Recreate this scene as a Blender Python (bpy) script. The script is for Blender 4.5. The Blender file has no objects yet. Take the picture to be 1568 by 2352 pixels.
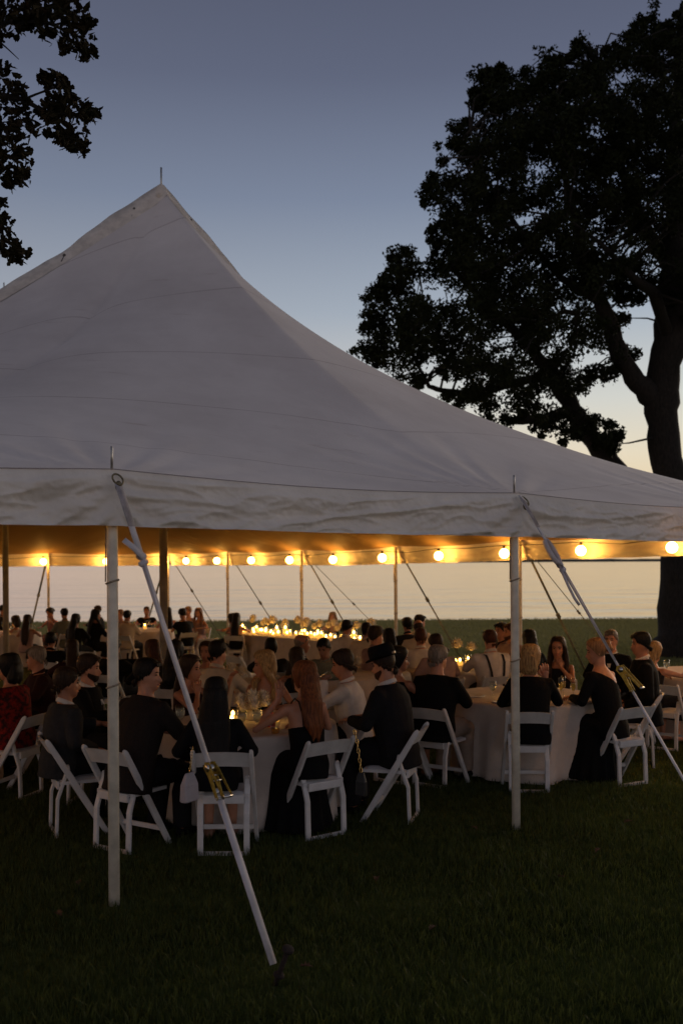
import bpy, bmesh, math, random
import numpy as np
from mathutils import Vector, Matrix, noise

R = math.radians
sc = bpy.context.scene
COL = sc.collection
random.seed(7)
rng = np.random.default_rng(7)

# ------------------------------------------------------------------ camera
CAMZ = 2.1
F = 2287.0           # focal length in pixels of a 1568 x 2352 copy of the photograph
ROLL = 0.0058
cam_data = bpy.data.cameras.new('camera')
cam = bpy.data.objects.new('camera', cam_data)
COL.objects.link(cam)
cam.location = (0, 0, CAMZ)
cam.rotation_euler = (math.pi / 2, ROLL, 0)
cam_data.lens = 35
cam_data.sensor_width = 36
cam_data.shift_y = 114 / 2352
cam_data.clip_start = 0.05
cam_data.clip_end = 9000
cam_data.dof.use_dof = True
cam_data.dof.focus_distance = 7.4
cam_data.dof.aperture_fstop = 2.4
sc.camera = cam

# ------------------------------------------------------------------ dusk sky
SUN_AZ = R(40)       # the afterglow lies to the right of the view axis (+Y)
world = bpy.data.worlds.new('World')
sc.world = world
world.use_nodes = True
nt = world.node_tree
nt.nodes.clear()
wo = nt.nodes.new('ShaderNodeOutputWorld')
bg1 = nt.nodes.new('ShaderNodeBackground')
bg2 = nt.nodes.new('ShaderNodeBackground')
add = nt.nodes.new('ShaderNodeAddShader')
sky = nt.nodes.new('ShaderNodeTexSky')
sky.sky_type = 'NISHITA'
sky.sun_disc = False
sky.sun_elevation = R(-3.5)
sky.sun_rotation = SUN_AZ
nt.links.new(sky.outputs[0], bg1.inputs[0])
bg1.inputs[1].default_value = 0.12
tc = nt.nodes.new('ShaderNodeTexCoord')
sep = nt.nodes.new('ShaderNodeSeparateXYZ')
nt.links.new(tc.outputs['Generated'], sep.inputs[0])


def s2l(c):
    return tuple(((v / 255) / 12.92 if v / 255 <= 0.04045 else ((v / 255 + 0.055) / 1.055) ** 2.4) for v in c[:3]) + (1,)


def sky_ramp(stops):
    r = nt.nodes.new('ShaderNodeValToRGB')
    r.color_ramp.interpolation = 'EASE' if False else 'LINEAR'
    els = r.color_ramp.elements
    while len(els) < len(stops):
        els.new(0.5)
    for e, (deg, c) in zip(els, stops):
        e.position = (math.sin(R(deg)) + 0.1) / 1.1
        e.color = s2l(c)
    nt.links.new(mapz.outputs[0], r.inputs[0])
    return r


mapz = nt.nodes.new('ShaderNodeMapRange')
mapz.inputs['From Min'].default_value = -0.1
mapz.inputs['From Max'].default_value = 1
nt.links.new(sep.outputs['Z'], mapz.inputs[0])
warm = sky_ramp([(-5, (150, 130, 115)), (0.5, (230, 196, 150)), (3, (236, 210, 166)), (6, (232, 220, 194)), (9, (212, 213, 206)),
                 (14, (166, 178, 192)), (20, (125, 137, 160)), (26, (95, 102, 124)), (33, (78, 83, 103)), (50, (74, 78, 95)), (90, (74, 76, 90))])
cool = sky_ramp([(-5, (120, 105, 105)), (0.5, (214, 186, 178)), (4, (210, 190, 184)), (9, (192, 185, 188)), (14, (157, 162, 172)),
                 (20, (121, 131, 151)), (26, (97, 104, 125)), (33, (82, 86, 105)), (50, (76, 79, 95)), (90, (74, 76, 90))])
dotn = nt.nodes.new('ShaderNodeVectorMath')
dotn.operation = 'DOT_PRODUCT'
dotn.inputs[1].default_value = (math.sin(SUN_AZ), math.cos(SUN_AZ), 0)
nt.links.new(tc.outputs['Generated'], dotn.inputs[0])
mapd = nt.nodes.new('ShaderNodeMapRange')
mapd.interpolation_type = 'SMOOTHSTEP'
mapd.inputs['From Min'].default_value = 0.3
mapd.inputs['From Max'].default_value = 1.0
nt.links.new(dotn.outputs['Value'], mapd.inputs[0])
mixs = nt.nodes.new('ShaderNodeMix')
mixs.data_type = 'RGBA'
nt.links.new(mapd.outputs[0], mixs.inputs['Factor'])
nt.links.new(cool.outputs[0], mixs.inputs['A'])
nt.links.new(warm.outputs[0], mixs.inputs['B'])
nt.links.new(mixs.outputs['Result'], bg2.inputs[0])
bg2.inputs[1].default_value = 0.95
nt.links.new(bg1.outputs[0], add.inputs[0])
nt.links.new(bg2.outputs[0], add.inputs[1])
nt.links.new(add.outputs[0], wo.inputs[0])

# the sun is down: only a very soft afterglow is left of it
sun_d = bpy.data.lights.new('sun', 'SUN')
sun_d.energy = 1.1
sun_d.angle = R(30)
sun_d.color = (1, 0.80, 0.60)
sun = bpy.data.objects.new('sun', sun_d)
COL.objects.link(sun)
sun.rotation_euler = Vector((-math.sin(SUN_AZ), -math.cos(SUN_AZ), -0.2)).to_track_quat('-Z', 'Y').to_euler()

sc.view_settings.view_transform = 'Standard'
sc.view_settings.look = 'None'
sc.view_settings.gamma = 1
sc.view_settings.exposure = 0
sc.view_settings.use_curve_mapping = False
sc.cycles.use_denoising = True
try:
    sc.cycles.denoiser = 'OPENIMAGEDENOISE'
except Exception:
    pass
sc.cycles.use_light_tree = True
sc.cycles.sample_clamp_indirect = 4
sc.cycles.max_bounces = 14
sc.cycles.transmission_bounces = 14
sc.cycles.transparent_max_bounces = 40
sc.cycles.caustics_refractive = False
sc.cycles.caustics_reflective = False


# ------------------------------------------------------------------ places
def gz(y):
    """height of the lawn: level near the camera, falling gently to the lake"""
    if y < 6:
        return 0.0
    if y < 21:
        return -0.02 * (y - 6)
    return -0.3


def W(px, py, y):
    """a point of the place at depth y, seen at (px, py)"""
    dx, dy = px - 784, py - 1290
    c, d = dx - ROLL * dy, dy + ROLL * dx
    return Vector((c / F * y, y, CAMZ - d / F * y))


def G(px, y):
    v = W(px, 1700, y)
    return Vector((v.x, y, gz(y)))


# ------------------------------------------------------------------ materials
MATS = {}


def mat(name, col, rough=0.6, metal=0.0, var=0.0, vscale=8.0, bump=0.0, bscale=40.0, emit=None, estr=0.0, trans=0.0, ior=1.45, alpha=1.0, spec=0.5,
        stretch=None, sheen=0.0, col2=None, contrast=0.35):
    if name in MATS:
        return MATS[name]
    m = bpy.data.materials.new(name)
    m.use_nodes = True
    t = m.node_tree
    b = t.nodes['Principled BSDF']
    b.inputs['Base Color'].default_value = tuple(col[:3]) + (1,)
    b.inputs['Roughness'].default_value = rough
    b.inputs['Metallic'].default_value = metal
    b.inputs['IOR'].default_value = ior
    b.inputs['Specular IOR Level'].default_value = spec
    b.inputs['Transmission Weight'].default_value = trans
    if sheen:
        b.inputs['Sheen Weight'].default_value = sheen
    if emit:
        b.inputs['Emission Color'].default_value = tuple(emit[:3]) + (1,)
        b.inputs['Emission Strength'].default_value = estr
    if var or col2 or bump:
        co = t.nodes.new('ShaderNodeTexCoord')
        mp = t.nodes.new('ShaderNodeMapping')
        if stretch:
            mp.inputs['Scale'].default_value = stretch
        t.links.new(co.outputs['Object'], mp.inputs[0])
    if var or col2:
        n = t.nodes.new('ShaderNodeTexNoise')
        n.inputs['Scale'].default_value = vscale
        n.inputs['Detail'].default_value = 5
        n.inputs['Roughness'].default_value = 0.6
        t.links.new(mp.outputs[0], n.inputs['Vector'])
        mr = t.nodes.new('ShaderNodeMapRange')
        mr.inputs['From Min'].default_value = contrast
        mr.inputs['From Max'].default_value = 1 - contrast
        t.links.new(n.outputs['Fac'], mr.inputs[0])
        mx = t.nodes.new('ShaderNodeMix')
        mx.data_type = 'RGBA'
        lo = tuple(v * (1 - var) for v in col[:3]) if not col2 else tuple(col2[:3])
        hi = tuple(min(1, v * (1 + var * 0.6)) for v in col[:3]) if not col2 else tuple(col[:3])
        mx.inputs['A'].default_value = lo + (1,)
        mx.inputs['B'].default_value = hi + (1,)
        t.links.new(mr.outputs[0], mx.inputs['Factor'])
        t.links.new(mx.outputs['Result'], b.inputs['Base Color'])
    if bump:
        n2 = t.nodes.new('ShaderNodeTexNoise')
        n2.inputs['Scale'].default_value = bscale
        n2.inputs['Detail'].default_value = 4
        t.links.new(mp.outputs[0], n2.inputs['Vector'])
        bp = t.nodes.new('ShaderNodeBump')
        bp.inputs['Strength'].default_value = min(1, bump)
        bp.inputs['Distance'].default_value = 0.01 * max(1, bump)
        t.links.new(n2.outputs['Fac'], bp.inputs['Height'])
        t.links.new(bp.outputs[0], b.inputs['Normal'])
    MATS[name] = m
    return m


# ------------------------------------------------------------------ mesh building
class MB:
    def __init__(self):
        self.v, self.f = [], []

    def add(self, vs, fs):
        o = len(self.v)
        self.v += [tuple(p) for p in vs]
        self.f += [tuple(i + o for i in f) for f in fs]

    def tube(self, path, rad, n=10, cap=True, side=None, prof=None):
        """path of points; rad: per point a radius or (rx, ry); side: axis for rx"""
        P = [Vector(p) for p in path]
        k = len(P)
        if not isinstance(rad, (list, tuple)):
            rad = [rad] * k
        if prof is None:
            prof = [(math.cos(2 * math.pi * j / n), math.sin(2 * math.pi * j / n)) for j in range(n)]
        n = len(prof)
        vs = []
        last = None
        for i, p in enumerate(P):
            t = (P[min(i + 1, k - 1)] - P[max(i - 1, 0)])
            t = t.normalized() if t.length > 1e-9 else Vector((0, 0, 1))
            s = Vector(side) if side is not None else (last if last is not None else (Vector((1, 0, 0)) if abs(t.x) < 0.9 else Vector((0, 1, 0))))
            s = s - t * s.dot(t)
            if s.length < 1e-6:
                s = t.orthogonal()
            s.normalize()
            last = s
            b = t.cross(s)
            r = rad[i]
            rx, ry = r if isinstance(r, (list, tuple)) else (r, r)
            for cx, cy in prof:
                vs.append(p + s * (cx * rx) + b * (cy * ry))
        fs = []
        for i in range(k - 1):
            for j in range(n):
                a, c = i * n + j, i * n + (j + 1) % n
                fs.append((a, c, c + n, a + n))
        if cap:
            fs.append(tuple(range(n - 1, -1, -1)))
            fs.append(tuple((k - 1) * n + j for j in range(n)))
        self.add(vs, fs)
        return self

    def bar(self, p0, p1, w, d, side=(1, 0, 0), r=0.3):
        """a bar with rounded-rectangle section, w along side"""
        pr = []
        for cx, cy in ((1, 1), (-1, 1), (-1, -1), (1, -1)):
            if cx * cy > 0:
                pr += [(cx * 0.5, cy * 0.5 * (1 - r)), (cx * 0.5 * (1 - r), cy * 0.5)]
            else:
                pr += [(cx * 0.5 * (1 - r), cy * 0.5), (cx * 0.5, cy * 0.5 * (1 - r))]
        return self.tube([p0, p1], [(w, d), (w, d)], side=side, prof=pr)

    def box(self, c, s, rot=None):
        vs = [Vector((x * s[0] / 2, y * s[1] / 2, z * s[2] / 2)) for x in (-1, 1) for y in (-1, 1) for z in (-1, 1)]
        if rot is not None:
            vs = [rot @ q for q in vs]
        vs = [q + Vector(c) for q in vs]
        self.add(vs, [(0, 1, 3, 2), (4, 6, 7, 5), (0, 4, 5, 1), (2, 3, 7, 6), (0, 2, 6, 4), (1, 5, 7, 3)])
        return self

    def ball(self, c, r, n=12, m=8, rot=None):
        r = r if isinstance(r, (list, tuple)) else (r, r, r)
        vs = [Vector((0, 0, -r[2]))]
        for i in range(1, m):
            a = -math.pi / 2 + math.pi * i / m
            for j in range(n):
                b = 2 * math.pi * j / n
                vs.append(Vector((math.cos(a) * math.cos(b) * r[0], math.cos(a) * math.sin(b) * r[1], math.sin(a) * r[2])))
        vs.append(Vector((0, 0, r[2])))
        fs = [(0, 1 + (j + 1) % n, 1 + j) for j in range(n)]
        for i in range(m - 2):
            for j in range(n):
                a, b = 1 + i * n + j, 1 + i * n + (j + 1) % n
                fs.append((a, b, b + n, a + n))
        o = 1 + (m - 2) * n
        fs += [(o + j, o + (j + 1) % n, len(vs) - 1) for j in range(n)]
        if rot is not None:
            vs = [rot @ q for q in vs]
        self.add([q + Vector(c) for q in vs], fs)
        return self

    def lathe(self, prof, n=16, c=(0, 0, 0)):
        vs, fs = [], []
        for r, z in prof:
            for j in range(n):
                a = 2 * math.pi * j / n
                vs.append((c[0] + r * math.cos(a), c[1] + r * math.sin(a), c[2] + z))
        for i in range(len(prof) - 1):
            for j in range(n):
                a, b = i * n + j, i * n + (j + 1) % n
                fs.append((a, b, b + n, a + n))
        if prof[0][0] > 1e-5:
            fs.append(tuple(range(n - 1, -1, -1)))
        if prof[-1][0] > 1e-5:
            fs.append(tuple((len(prof) - 1) * n + j for j in range(n)))
        self.add(vs, fs)
        return self

    def mesh(self, name, smooth=True):
        me = bpy.data.meshes.new(name)
        me.from_pydata(self.v, [], self.f)
        if smooth:
            me.polygons.foreach_set('use_smooth', [True] * len(me.polygons))
        me.update()
        return me

    def build(self, name, m, parent=None, smooth=True, off=None):
        if off is not None:
            o = Vector(off)
            self.v = [tuple(Vector(p) - o) for p in self.v]
        return put(name, self.mesh(name, smooth), m, parent)


def put(name, me, m, parent=None, loc=None, rotz=None):
    if m is not None and not me.materials:
        me.materials.append(m)
    o = bpy.data.objects.new(name, me)
    COL.objects.link(o)
    if parent is not None:
        o.parent = parent
    if loc is not None:
        o.location = loc
    if rotz is not None:
        o.rotation_euler = (0, 0, rotz)
    return o


def tag(o, label, cat, group=None, kind=None):
    o['label'] = label
    if cat:
        o['category'] = cat
    if group:
        o['group'] = group
    if kind:
        o['kind'] = kind
    return o


def thing(name, label, cat, loc=(0, 0, 0), rotz=0.0, group=None):
    o = bpy.data.objects.new(name, None)
    o.empty_display_size = 0.1
    COL.objects.link(o)
    o.location = loc
    o.rotation_euler = (0, 0, rotz)
    return tag(o, label, cat, group)


def np_mesh(name, v, tri):
    """fast triangle mesh from arrays"""
    me = bpy.data.meshes.new(name)
    v = np.asarray(v, np.float32)
    tri = np.asarray(tri, np.int32)
    me.vertices.add(len(v))
    me.vertices.foreach_set('co', v.ravel())
    me.loops.add(tri.size)
    me.loops.foreach_set('vertex_index', tri.ravel())
    me.polygons.add(len(tri))
    me.polygons.foreach_set('loop_start', np.arange(0, tri.size, tri.shape[1], dtype=np.int32))
    me.update(calc_edges=True)
    return me


def remesh(mb, name, vox, smooth=2, extra=None, bis=()):
    """one closed skin over all the overlapping pieces of mb"""
    me = mb.mesh(name)
    o = bpy.data.objects.new('tmp', me)
    COL.objects.link(o)
    r = o.modifiers.new('r', 'REMESH')
    r.mode = 'VOXEL'
    r.voxel_size = vox
    r.use_smooth_shade = True
    if smooth:
        s = o.modifiers.new('s', 'SMOOTH')
        s.factor = 0.5
        s.iterations = smooth
    dg = bpy.context.evaluated_depsgraph_get()
    out = bpy.data.meshes.new_from_object(o.evaluated_get(dg))
    bpy.data.objects.remove(o)
    bpy.data.meshes.remove(me)
    out.name = name
    if bis or extra is not None:
        bm = bmesh.new()
        bm.from_mesh(out)
        for co, no in bis:
            bmesh.ops.bisect_plane(bm, geom=bm.verts[:] + bm.edges[:] + bm.faces[:], plane_co=co, plane_no=no, clear_outer=True)
        if extra is not None:
            e = extra.mesh('x')
            bm.from_mesh(e)
            bpy.data.meshes.remove(e)
        for f in bm.faces:
            f.smooth = True
        bm.to_mesh(out)
        bm.free()
    return out

# ================================================================== the setting
def far_mix(t, co, src, dst, col):  # distant grass painted lighter and yellower, in place of the backlight on it
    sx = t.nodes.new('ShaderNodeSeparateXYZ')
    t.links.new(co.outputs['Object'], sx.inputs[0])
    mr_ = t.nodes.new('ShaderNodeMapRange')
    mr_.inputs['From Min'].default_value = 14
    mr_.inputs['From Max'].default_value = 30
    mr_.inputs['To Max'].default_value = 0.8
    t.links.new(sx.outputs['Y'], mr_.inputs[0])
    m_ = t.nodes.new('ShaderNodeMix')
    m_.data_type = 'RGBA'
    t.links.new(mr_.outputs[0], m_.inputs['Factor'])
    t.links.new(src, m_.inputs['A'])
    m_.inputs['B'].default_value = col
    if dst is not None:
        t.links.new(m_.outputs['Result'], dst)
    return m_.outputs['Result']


def lawn_material():
    m = bpy.data.materials.new('lawn_grass')
    m.use_nodes = True
    t = m.node_tree
    b = t.nodes['Principled BSDF']
    b.inputs['Roughness'].default_value = 0.9
    b.inputs['Specular IOR Level'].default_value = 0.0
    co = t.nodes.new('ShaderNodeTexCoord')
    n = t.nodes.new('ShaderNodeTexNoise')
    n.inputs['Scale'].default_value = 1.3
    n.inputs['Detail'].default_value = 8
    n.inputs['Roughness'].default_value = 0.7
    t.links.new(co.outputs['Object'], n.inputs['Vector'])
    r = t.nodes.new('ShaderNodeValToRGB')
    r.color_ramp.elements[0].color = (0.034, 0.045, 0.013, 1)
    r.color_ramp.elements[0].position = 0.3
    r.color_ramp.elements[1].color = (0.075, 0.090, 0.027, 1)
    r.color_ramp.elements[1].position = 0.75
    t.links.new(n.outputs['Fac'], r.inputs[0])
    # mowing stripes and coarse mottling
    w = t.nodes.new('ShaderNodeTexWave')
    w.wave_type = 'BANDS'
    w.bands_direction = 'Y'
    w.inputs['Scale'].default_value = 0.28
    w.inputs['Distortion'].default_value = 1.2
    w.inputs['Detail'].default_value = 3
    t.links.new(co.outputs['Object'], w.inputs['Vector'])
    mr = t.nodes.new('ShaderNodeMapRange')
    mr.inputs['To Min'].default_value = 0.75
    mr.inputs['To Max'].default_value = 1.2
    t.links.new(w.outputs['Fac'], mr.inputs[0])
    mu = t.nodes.new('ShaderNodeVectorMath')
    mu.operation = 'SCALE'
    t.links.new(r.outputs[0], mu.inputs[0])
    t.links.new(mr.outputs[0], mu.inputs['Scale'])
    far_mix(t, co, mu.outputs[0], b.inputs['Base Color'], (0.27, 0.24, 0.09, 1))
    n2 = t.nodes.new('ShaderNodeTexNoise')
    n2.inputs['Scale'].default_value = 45
    n2.inputs['Detail'].default_value = 6
    t.links.new(co.outputs['Object'], n2.inputs['Vector'])
    bp = t.nodes.new('ShaderNodeBump')
    bp.inputs['Strength'].default_value = 0.4
    bp.inputs['Distance'].default_value = 0.03
    t.links.new(n2.outputs['Fac'], bp.inputs['Height'])
    t.links.new(bp.outputs[0], b.inputs['Normal'])
    return m


EDGE = 41.0
WATER_Z = -0.85
ys = [-30, -10, 0, 3, 6, 8, 10, 12, 14, 16, 18, 21, 24, 28, 32, 36, 39, EDGE - 0.4]
xs = [-160, -80, -40, -20, -10, -5, 0, 5, 10, 20, 40, 80, 160]
mb = MB()
vs = []
for i, y in enumerate(ys):
    for x in xs:
        vs.append((x, y, gz(y)))
for x in xs:                                    # the little bank down to the water
    w = 0.5 * noise.noise((x * 0.07, 3.1, 0))
    vs.append((x, EDGE + w, -0.36))
for x in xs:
    w = 0.5 * noise.noise((x * 0.07, 3.1, 0))
    vs.append((x, EDGE + 1.2 + w, WATER_Z - 0.5))
nx = len(xs)
fs = [(r * nx + c, r * nx + c + 1, (r + 1) * nx + c + 1, (r + 1) * nx + c) for r in range(len(ys) + 1) for c in range(nx - 1)]
mb.add(vs, fs)
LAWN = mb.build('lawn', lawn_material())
tag(LAWN, 'mown lawn falling gently from the tent to the lake', None, kind='structure')

# water
wm = bpy.data.materials.new('lake_water')
wm.use_nodes = True
t = wm.node_tree
b = t.nodes['Principled BSDF']
b.inputs['Base Color'].default_value = (0.012, 0.018, 0.022, 1)
b.inputs['Roughness'].default_value = 0.08
b.inputs['IOR'].default_value = 1.33
co = t.nodes.new('ShaderNodeTexCoord')
mp = t.nodes.new('ShaderNodeMapping')
mp.inputs['Scale'].default_value = (0.16, 0.55, 1)
t.links.new(co.outputs['Object'], mp.inputs[0])
n1 = t.nodes.new('ShaderNodeTexNoise')
n1.inputs['Scale'].default_value = 0.35
n1.inputs['Detail'].default_value = 4
n1.inputs['Roughness'].default_value = 0.45
n1.inputs['Distortion'].default_value = 0.4
t.links.new(mp.outputs[0], n1.inputs['Vector'])
n2 = t.nodes.new('ShaderNodeTexNoise')
n2.inputs['Scale'].default_value = 2.2
n2.inputs['Detail'].default_value = 3
t.links.new(mp.outputs[0], n2.inputs['Vector'])
ad = t.nodes.new('ShaderNodeMath')
ad.operation = 'MULTIPLY_ADD'
t.links.new(n2.outputs['Fac'], ad.inputs[0])
ad.inputs[1].default_value = 0.12
t.links.new(n1.outputs['Fac'], ad.inputs[2])
bp = t.nodes.new('ShaderNodeBump')
bp.inputs['Strength'].default_value = 0.5
bp.inputs['Distance'].default_value = 0.65
t.links.new(ad.outputs[0], bp.inputs['Height'])
t.links.new(bp.outputs[0], b.inputs['Normal'])
mb = MB()
mb.add([(-4000, EDGE - 4, WATER_Z), (4000, EDGE - 4, WATER_Z), (4000, 6500, WATER_Z), (-4000, 6500, WATER_Z)], [(0, 1, 2, 3)])
tag(mb.build('lake', wm), 'calm lake reflecting the dusk sky', None, kind='structure')

# far wooded shore on the horizon
mb = MB()
n = 240
pts = []
for i in range(n):
    x = -2200 + 4400 * i / (n - 1)
    h = 5 + 4.5 * abs(noise.noise((x * 0.013, 0, 0))) + 3 * noise.noise((x * 0.06, 5, 0)) + 1.5 * noise.noise((x * 0.2, 9, 0))
    y = 1900 + 120 * noise.noise((x * 0.002, 1, 4))
    pts += [(x, y, WATER_Z - 0.2), (x, y + 8, WATER_Z + h * 0.7), (x, y + 60, WATER_Z + h), (x, y + 200, WATER_Z - 0.2)]
mb.add(pts, [(i * 4 + k, (i + 1) * 4 + k, (i + 1) * 4 + k + 1, i * 4 + k + 1) for i in range(n - 1) for k in range(3)])
tag(mb.build('far_shore', mat('far_shore', (0.03, 0.036, 0.03), 0.9, var=0.5, vscale=0.05)), 'low dark wooded shore across the lake', None, kind='structure')

# grass blades around the tent, real blades as far as they can be told apart
def grass_patch(n, y0, y1, hmin, hmax, wmin, wmax, seed):
    g = np.random.default_rng(seed)
    y = np.sqrt(g.uniform(y0 ** 2, y1 ** 2, n))
    x = g.uniform(-0.40, 0.40, n) * y + g.uniform(-0.4, 0.4, n)
    z = np.where(y < 6, 0, np.where(y < 21, -0.02 * (y - 6), -0.3))
    h = g.uniform(hmin, hmax, n) * (0.75 + 0.5 * np.sin(x * 2.1 + np.sin(y * 1.7)) ** 2)
    w = g.uniform(wmin, wmax, n)
    a = g.uniform(0, 2 * np.pi, n)
    la = g.uniform(0, 2 * np.pi, n)
    le = g.uniform(0.1, 0.75, n) * h
    v = np.empty((n, 5, 3), np.float32)
    ca, sa = np.cos(a) * w, np.sin(a) * w
    lx, ly = np.cos(la) * le, np.sin(la) * le
    v[:, 0] = np.stack([x - ca, y - sa, z - 0.005], 1)
    v[:, 1] = np.stack([x + ca, y + sa, z - 0.005], 1)
    v[:, 2] = np.stack([x + ca * 0.8 + lx * 0.35, y + sa * 0.8 + ly * 0.35, z + h * 0.6], 1)
    v[:, 3] = np.stack([x - ca * 0.8 + lx * 0.35, y - sa * 0.8 + ly * 0.35, z + h * 0.6], 1)
    v[:, 4] = np.stack([x + lx, y + ly, z + h], 1)
    return v.reshape(-1, 3)


gv = np.concatenate([grass_patch(90000, 3.6, 9.5, 0.035, 0.075, 0.0018, 0.0035, 1), grass_patch(60000, 8.5, 16, 0.03, 0.065, 0.003, 0.005, 2),
                     grass_patch(70000, 15, 41, 0.035, 0.07, 0.007, 0.013, 3)])
k = len(gv) // 5
base = np.arange(k)[:, None] * 5
tri = np.concatenate([base + np.array([[0, 1, 2]]), base + np.array([[0, 2, 3]]), base + np.array([[3, 2, 4]])])
gm = bpy.data.materials.new('grass_blade')
gm.use_nodes = True
t = gm.node_tree
b = t.nodes['Principled BSDF']
b.inputs['Roughness'].default_value = 0.55
co = t.nodes.new('ShaderNodeTexCoord')
n = t.nodes.new('ShaderNodeTexNoise')
n.inputs['Scale'].default_value = 14
n.inputs['Detail'].default_value = 6
t.links.new(co.outputs['Object'], n.inputs['Vector'])
r = t.nodes.new('ShaderNodeValToRGB')
r.color_ramp.elements[0].color = (0.026, 0.046, 0.010, 1)
r.color_ramp.elements[0].position = 0.32
r.color_ramp.elements[1].color = (0.115, 0.135, 0.032, 1)
r.color_ramp.elements[1].position = 0.72
t.links.new(n.outputs['Fac'], r.inputs[0])
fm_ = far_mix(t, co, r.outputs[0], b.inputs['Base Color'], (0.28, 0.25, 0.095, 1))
tl_ = t.nodes.new('ShaderNodeBsdfTranslucent')
t.links.new(fm_, tl_.inputs[0])
ms_ = t.nodes.new('ShaderNodeMixShader')
ms_.inputs[0].default_value = 0.45
b.inputs['Specular IOR Level'].default_value = 0.25
t.links.new(b.outputs[0], ms_.inputs[1])
t.links.new(tl_.outputs[0], ms_.inputs[2])
t.links.new(ms_.outputs[0], t.nodes['Material Output'].inputs[0])
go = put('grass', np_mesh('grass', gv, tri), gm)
tag(go, 'short green grass blades of the lawn around the tent', 'grass', kind='stuff')

# ================================================================== the tent
A0 = Vector((-1.398, 6.09, 0))
U = Vector((0.839, 0.544, 0))
V = Vector((-0.59, 0.807, 0))
BAY = 3.326
S0, S1, T1 = -BAY, 3 * BAY, 6 * BAY
SC = 3.5
PEAKS = [(SC, 2 * BAY), (SC, 4 * BAY)]
EAVE = 2.667
PEAKZ = [7.14, 7.12]


def plan(s, t):
    return A0 + U * s + V * t


def eave_z(y):
    return EAVE + gz(y)


TENT_O = plan(SC, 3 * BAY)
TENT_O.z = 0
tent = thing('pole_tent', 'large white canvas pole tent with a plain hanging valance over the dinner tables', 'tent', TENT_O)

POLE_S = [(S0 + i * BAY) for i in range(5)]
poles = [(s, 0.0) for s in POLE_S] + [(S1, j * BAY) for j in range(1, 7)] + [(POLE_S[i], T1) for i in (3, 2, 1, 0)] + [(S0, j * BAY) for j in (5, 4, 3, 2, 1)]


def canopy_z(s, t):
    y = A0.y + U.y * s + V.y * t
    e = eave_z(y)
    tot = 0
    for (ps, pt), pz in zip(PEAKS, PEAKZ):
        a = abs(s - ps) / (S1 - SC if s > ps else SC - S0)
        b_ = abs(t - pt) / (2 * BAY)
        n_ = 20 if s > ps else 8
        rho = (a ** n_ + b_ ** n_) ** (1 / n_)
        if rho >= 1:
            continue
        L = math.hypot(a, b_) / max(a, b_, 1e-6)
        w = math.sqrt(max(0, L - 1) / 0.4143)          # creases run from the peak square to the eaves
        p = 1.33 - 0.03 * a * a / (a * a + b_ * b_ + 1e-9)
        r_ = 1 - rho
        g = (1 - w) * r_ ** p + w * (0.3 * r_ ** 6 + 0.7 * r_ ** 1.5)
        tot += (g * (pz - e)) ** 2.2
    return e + tot ** (1 / 2.2)


def edge_d(s, t):
    return min(s - S0, S1 - s, t, T1 - t)


NS, NT = 220, 330
vs = []
pole_xy = [(plan(s, t).x, plan(s, t).y) for s, t in poles]
for j in range(NT + 1):
    t_ = T1 * j / NT
    for i in range(NS + 1):
        s_ = S0 + (S1 - S0) * i / NS
        p = plan(s_, t_)
        z = canopy_z(s_, t_)
        d = edge_d(s_, t_)
        if d < 1.9:
            # the edge hangs a little between the poles; folds fan out from each pole head
            if d == t_ or d == T1 - t_:
                q = (s_ - S0) / BAY
            else:
                q = t_ / BAY
            q = q - math.floor(q)
            z -= 0.045 * math.sin(math.pi * q) * math.exp(-d / 0.5)
            for (ex, ey) in pole_xy:
                dx, dy = p.x - ex, p.y - ey
                rr = dx * dx + dy * dy
                if rr < 3.6:
                    rr = math.sqrt(rr)
                    a = math.atan2(dy, dx)
                    z += 0.045 * rr * math.exp(-rr / 0.50) * (math.sin(a * 19 + ex) + 0.6 * math.sin(a * 31 + ey * 3))
        z += 0.012 * noise.noise((p.x * 0.9, p.y * 0.9, 0)) * min(1, d * 2)
        vs.append((p.x - TENT_O.x, p.y - TENT_O.y, z))
fs = [(j * (NS + 1) + i, j * (NS + 1) + i + 1, (j + 1) * (NS + 1) + i + 1, (j + 1) * (NS + 1) + i) for j in range(NT) for i in range(NS)]

# canvas: off-white, weathered, with sewn panel seams
cm = bpy.data.materials.new('tent_canvas')
cm.use_nodes = True
t = cm.node_tree
b = t.nodes['Principled BSDF']
b.inputs['Roughness'].default_value = 0.7
b.inputs['Specular IOR Level'].default_value = 0.25
co = t.nodes.new('ShaderNodeTexCoord')
n = t.nodes.new('ShaderNodeTexNoise')
n.inputs['Scale'].default_value = 0.8
n.inputs['Detail'].default_value = 8
n.inputs['Roughness'].default_value = 0.65
t.links.new(co.outputs['Object'], n.inputs['Vector'])
r = t.nodes.new('ShaderNodeValToRGB')
r.color_ramp.elements[0].color = (0.70, 0.635, 0.585, 1)
r.color_ramp.elements[0].position = 0.35
r.color_ramp.elements[1].color = (0.82, 0.755, 0.70, 1)
r.color_ramp.elements[1].position = 0.65
t.links.new(n.outputs['Fac'], r.inputs[0])
# seams run across the end panel, parallel to the eave (tent object axes rotated onto U)
det = U.x * V.y - U.y * V.x


def lin(cx, cy, c0):
    """cx * x + cy * y + c0 of the object coordinates"""
    d_ = t.nodes.new('ShaderNodeVectorMath')
    d_.operation = 'DOT_PRODUCT'
    d_.inputs[1].default_value = (cx, cy, 0)
    t.links.new(co.outputs['Object'], d_.inputs[0])
    a_ = t.nodes.new('ShaderNodeMath')
    a_.operation = 'ADD'
    a_.inputs[1].default_value = c0
    t.links.new(d_.outputs['Value'], a_.inputs[0])
    return a_


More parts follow.
